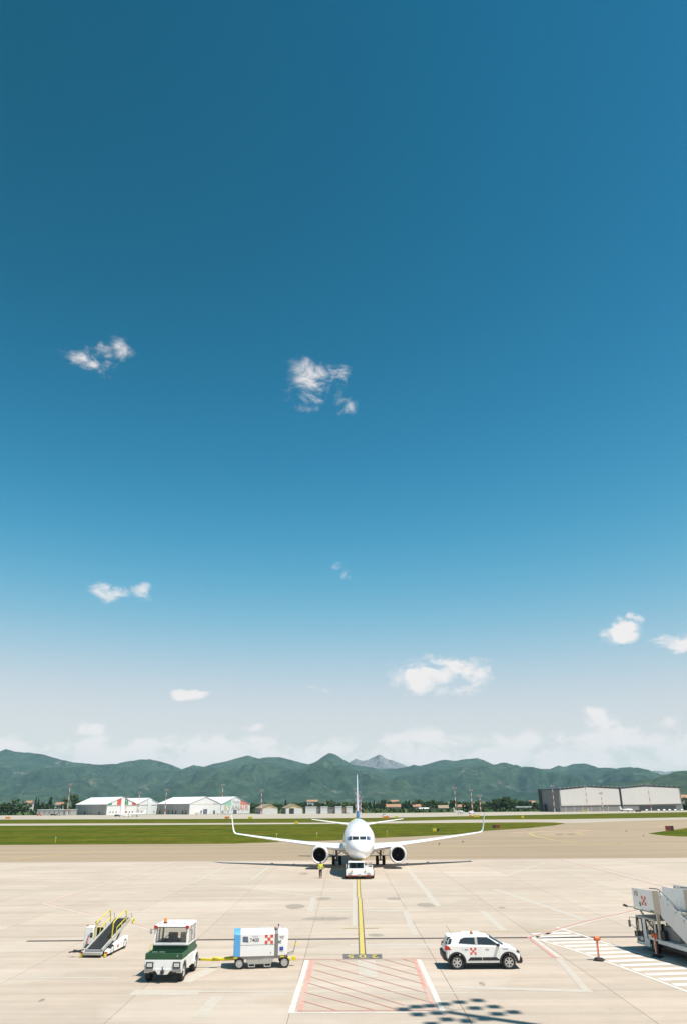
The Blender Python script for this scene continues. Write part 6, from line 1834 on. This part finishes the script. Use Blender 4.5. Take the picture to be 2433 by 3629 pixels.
# far scrub and woods behind the tree line, a mass nobody could count
rnd = random.Random(5)
mb = MB()
for _ in range(9000):
    y = rnd.uniform(880, 3200) if rnd.random() < 0.55 else rnd.uniform(745, 900)
    x = rnd.uniform(-0.56, 0.56) * y
    if y < 790 and (-0.345 < x / y < -0.10 or 0.235 < x / y < 0.43):
        continue
    s = rnd.uniform(0.8, 2.2) if y < 900 else rnd.uniform(2.5, 5.5)
    z = rnd.uniform(0, 1.6 if y < 900 else 5)
    for _k in range(3):
        n = Vector((rnd.gauss(0, 1), rnd.gauss(0, 1) - 0.6, rnd.gauss(0, 1) + 0.5)).normalized()
        u = n.orthogonal().normalized() * s
        v = n.cross(u)
        c = Vector((x + rnd.uniform(-s, s), y, z))
        mb.add([c - u - v, c + u - v * 0.6, c + u * 0.7 + v, c - u * 0.8 + v], [(0, 1, 2, 3)])
o = mb.build('distant_scrub', 'leaf_broad', fix=False)
tag(o, 'distant scrub and woods below the hills', 'vegetation', kind='stuff')

# villages at the foot of the hills
hm_ = MB().box(-6, 6, -4, 4, 0, 6).mesh('wall', 'clad_white')
hr_ = MB().prism([(-4.6, 5.95), (0, 8.4), (4.6, 5.95)], lambda y, z: (-6.6, y, z), lambda y, z: (6.6, y, z)).mesh('roof', 'roof_tile')
rnd = random.Random(11)
spots = []
for cx_, n in ((-980, 12), (-520, 8), (-180, 14), (60, 16), (320, 12), (700, 10), (1250, 6), (-1700, 6)):
    for _ in range(n):
        spots.append((cx_ + rnd.gauss(0, 130), rnd.uniform(2600, 4250), rnd.uniform(0.8, 1.7)))
for x, y, s in spots:
    r = empty('village_house', (x, y, -0.1), rnd.uniform(-0.6, 0.6))
    tag(r, 'tiny pale village house at the foot of the green hills', 'house', 'village houses at the foot of the hills')
    for nm, me in (('wall', hm_), ('roof', hr_)):
        o = bpy.data.objects.new(nm, me)
        COL.objects.link(o)
        o.parent = r
        o.scale = (s, s, s)

# ------------------------------------------------------------------ airfield signs, lights and far vehicles


def sign(x, y, w, h, cols, label, txt=None):
    r = empty('taxiway_sign', (x, y, 0))
    tag(r, label, 'sign', 'airfield signs')
    n = len(cols)
    for i, (m, f) in enumerate(cols):
        x0 = -w / 2 + w * sum(c[1] for c in cols[:i])
        MB().box(x0, x0 + w * f - 0.01, 0, 0.25, 0.25, 0.25 + h).build('sign_panel', m, r, bevel=0.02)
    for q in (-0.35, 0.35):
        MB().cyl((w * q, 0.12, 0), (w * q, 0.12, 0.25), 0.05, None, 8).build('leg', 'metal_grey', r)
    if txt:
        lettering('lettering', txt, h * 0.7, 'white_dull', r, (-w * 0.42, -0.006, 0.25 + h * 0.22), (1, 0, 0), (0, 0, 1))


sign(46.8, 253, 2.3, 0.9, [('door_dark', 0.35), ('sign_red', 0.65)], 'black and red taxiway sign at the grass tip right of the wing')
sign(87.2, 219, 2.2, 1.2, [('sign_red', 0.65), ('door_dark', 0.35)], 'red and black taxiway sign on the grass at the right edge')
sign(25.0, 226, 1.8, 0.8, [('safety_yellow', 0.6), ('door_dark', 0.4)], 'yellow and black taxiway sign in the grass behind the right wing')
for i, (x, y, m) in enumerate([(-214, 512, 'lamp_orange'), (-67.1, 458, 'lamp_orange'), (-53, 450, 'safety_yellow'), (-19.3, 318, 'safety_yellow'), (4.6, 410, 'safety_yellow'), (21.2, 425, 'lamp_orange'), (27.1, 432, 'safety_yellow'), (69.6, 452, 'lamp_orange'), (72.7, 450, 'safety_yellow'), (89.6, 410, 'safety_yellow')]):
    r = empty('marker_board', (x, y, 0))
    tag(r, '%s marker board in the grass by the runway, %s from the left' % ('orange' if m == 'lamp_orange' else 'yellow', ORD[i]), 'marker', 'marker boards by the runway')
    w = (3.2, 2.6, 2.2, 1.2, 1.3, 3.2, 1.5, 1.3, 3.4, 1.3)[i]
    MB().box(-w / 2, w / 2, 0, 0.3, 0.25, 1.35).build('board', m, r, bevel=0.03)
    for q in (-0.3, 0.3):
        box('leg', 'metal_grey', r, w * q - 0.05, w * q + 0.05, 0.1, 0.2, 0, 0.25)
for i, (x, y) in enumerate([(-16.3, 193), (-6.9, 196), (10.4, 206.5), (-64, 180)]):
    r = empty('light_post', (x, y, 0))
    tag(r, 'short yellow light post in the grass behind the airliner, %s from the left' % ORD[(1, 2, 3, 0)[i]], 'light', 'yellow light posts in the grass')
    MB().cyl((0, 0, 0), (0, 0, 0.85), 0.06, None, 8).build('post', 'safety_yellow', r)
    MB().lathe([(0, 0.07), (0.12, 0.12), (0.22, 0.10), (0.28, 0.01)], (0, 0, 0.85), (0, 0, 1), 10).build('lamp', 'white_dull', r, smooth=True)
for i, (x, y) in enumerate([(-11.2, 169), (-6.9, 160), (18.2, 160), (54.0, 240), (76.6, 222.5), (70.4, 193), (24, 168)]):
    r = empty('edge_light', (x, y, -0.03))
    tag(r, 'small dark taxiway edge light, %s of the seven by the taxiway' % ORD[i], 'light', 'taxiway edge lights')
    MB().cyl((0, 0, 0), (0, 0, 0.16), 0.16, 0.1, 10).build('base', 'dark_metal', r)
    MB().lathe([(0, 0.08), (0.14, 0.09), (0.2, 0.01)], (0, 0, 0.16), (0, 0, 1), 10).build('lens', 'safety_yellow' if i % 2 else 'dark_metal', r, smooth=True)


def van(x, y, rz, m, label, kind):
    r = empty('parked_van' if kind == 'van' else 'parked_car', (x, y, -0.02), rz)
    tag(r, label, kind, 'vehicles on the far apron')
    if kind == 'van':
        ring = [(-2.5, 0.35), (-2.5, 2.1), (1.3, 2.15), (1.9, 1.3), (2.5, 1.1), (2.55, 0.35)]
        glass = [(1.36, 2.05), (1.95, 1.34), (0.9, 1.34), (0.9, 2.05)]
    else:
        ring = [(-2.1, 0.35), (-2.1, 0.95), (-1.6, 1.45), (0.4, 1.5), (1.0, 1.0), (2.1, 0.85), (2.15, 0.35)]
        glass = [(-1.5, 1.40), (0.35, 1.43), (0.85, 1.02), (-1.7, 1.02)]
    b = MB().prism(ring, lambda a, z: (a, -0.9, z), lambda a, z: (a, 0.9, z)).build('body', m, r, bevel=0.08)
    for s in (-1, 1):
        MB().prism(glass, lambda a, z: (a, s * 0.905, z), lambda a, z: (a, s * 0.86, z)).build('side_window', 'dark_glass', b)
        for q in (-1.5, 1.5):
            MB().cyl((q, s * 0.72, 0.33), (q, s * 0.92, 0.33), 0.33, None, 12).build('wheel', 'rubber', r)


van(25.2, 520, 0.05, 'white_gloss', 'white car driving on the far apron right of the airliner fin', 'car')
van(-160, 590, 0.3, 'white_gloss', 'white van parked before the hangars, left of the two near the mast', 'van')
van(-168, 595, -0.1, 'side_glass', 'blue-grey car parked before the flag-panelled hangar', 'car')
van(93.7, 600, 0.4, 'white_dull', 'white van at the foot of the mast right of the fin', 'van')
van(201.3, 682, 0.2, 'safety_yellow', 'yellow tractor-like vehicle before the large dark hangar', 'car')
van(237.4, 655, 0.1, 'black_plastic', 'dark car before the large hangar, right of the light plane', 'car')
for i, x in enumerate((262, 273, 278.5, 284, 289.5, 296)):
    van(x, 703 + i * 1.6, 1.4, 'white_gloss', 'white car parked under the dark opening of the large hangar, %s from the left' % ORD[i], 'car')
van(-262, 690, 0.1, 'mast_red', 'red car parked before the long low building', 'car')
van(-250, 690, 0.0, 'black_plastic', 'dark car parked before the long low building, left of the pair', 'car')
van(-246, 690, 0.0, 'metal_grey', 'grey car parked before the long low building, right of the pair', 'car')
for i, x in enumerate((-110, -104, -128)):
    van(x, 705, 0.2, 'white_dull', ('white van before the lettered hangar, left one', 'white van before the lettered hangar, right one', 'white van before the plain gabled hangar')[i], 'van')


def light_plane(x, y, rz, label):
    r = empty('light_plane', (x, y, -0.02), rz)
    tag(r, label, 'airplane', 'light planes on the far apron')
    b = MB().lathe([(0, 0.05), (0.4, 0.4), (1.6, 0.75), (4, 0.8), (7, 0.5), (10, 0.12)], (-4, 0, 1.6), (1, 0, 0.03), 14).build('fuselage', 'white_gloss', r, smooth=True)
    for s in (-1, 1):
        MB().hexa([(-0.6, s * 0.4, 1.3), (1.2, s * 0.4, 1.3), (1.3, s * 6, 1.7), (0.5, s * 6, 1.7), (-0.6, s * 0.4, 1.45), (1.2, s * 0.4, 1.45), (1.3, s * 6, 1.78), (0.5, s * 6, 1.78)]).build('wing', 'white_gloss', r)
        MB().hexa([(4.8, s * 0.1, 2.0), (6, s * 0.1, 2.0), (6, s * 2, 2.05), (5.4, s * 2, 2.05), (4.8, s * 0.1, 2.1), (6, s * 0.1, 2.1), (6, s * 2, 2.1), (5.4, s * 2, 2.1)]).build('tailplane', 'white_gloss', r)
        MB().cyl((0.2, s * 1.2, 0.3), (0.2, s * 1.25, 1.4), 0.07).cyl((0.2, s * 1.1, 0.3), (0.2, s * 1.35, 0.3), 0.3, None, 12).build('gear', 'dark_metal', r)
    MB().hexa([(4.2, -0.06, 1.9), (6, -0.06, 1.9), (6, 0.06, 1.9), (4.2, 0.06, 1.9), (5.6, -0.04, 4.6), (6.6, -0.04, 4.6), (6.6, 0.04, 4.6), (5.6, 0.04, 4.6)]).build('fin', 'white_gloss', r)
    MB().cyl((-3, 0, 0.3), (-3, 0, 1.3), 0.06).cyl((-3, -0.1, 0.3), (-3, 0.1, 0.3), 0.28, None, 12).build('nose_gear', 'dark_metal', r)
    MB().box(-2.2, -0.6, -0.55, 0.55, 1.9, 2.3).build('canopy', 'dark_glass', b, bevel=0.15)


light_plane(231.0, 660, 3.0, 'white light plane with raised fin before the middle of the large hangar')
light_plane(84.5, 600, 2.2, 'white light plane on the far apron left of the first mast right of the fin')
light_plane(-152, 588, 0.4, 'white light plane parked before the plain white hangar')
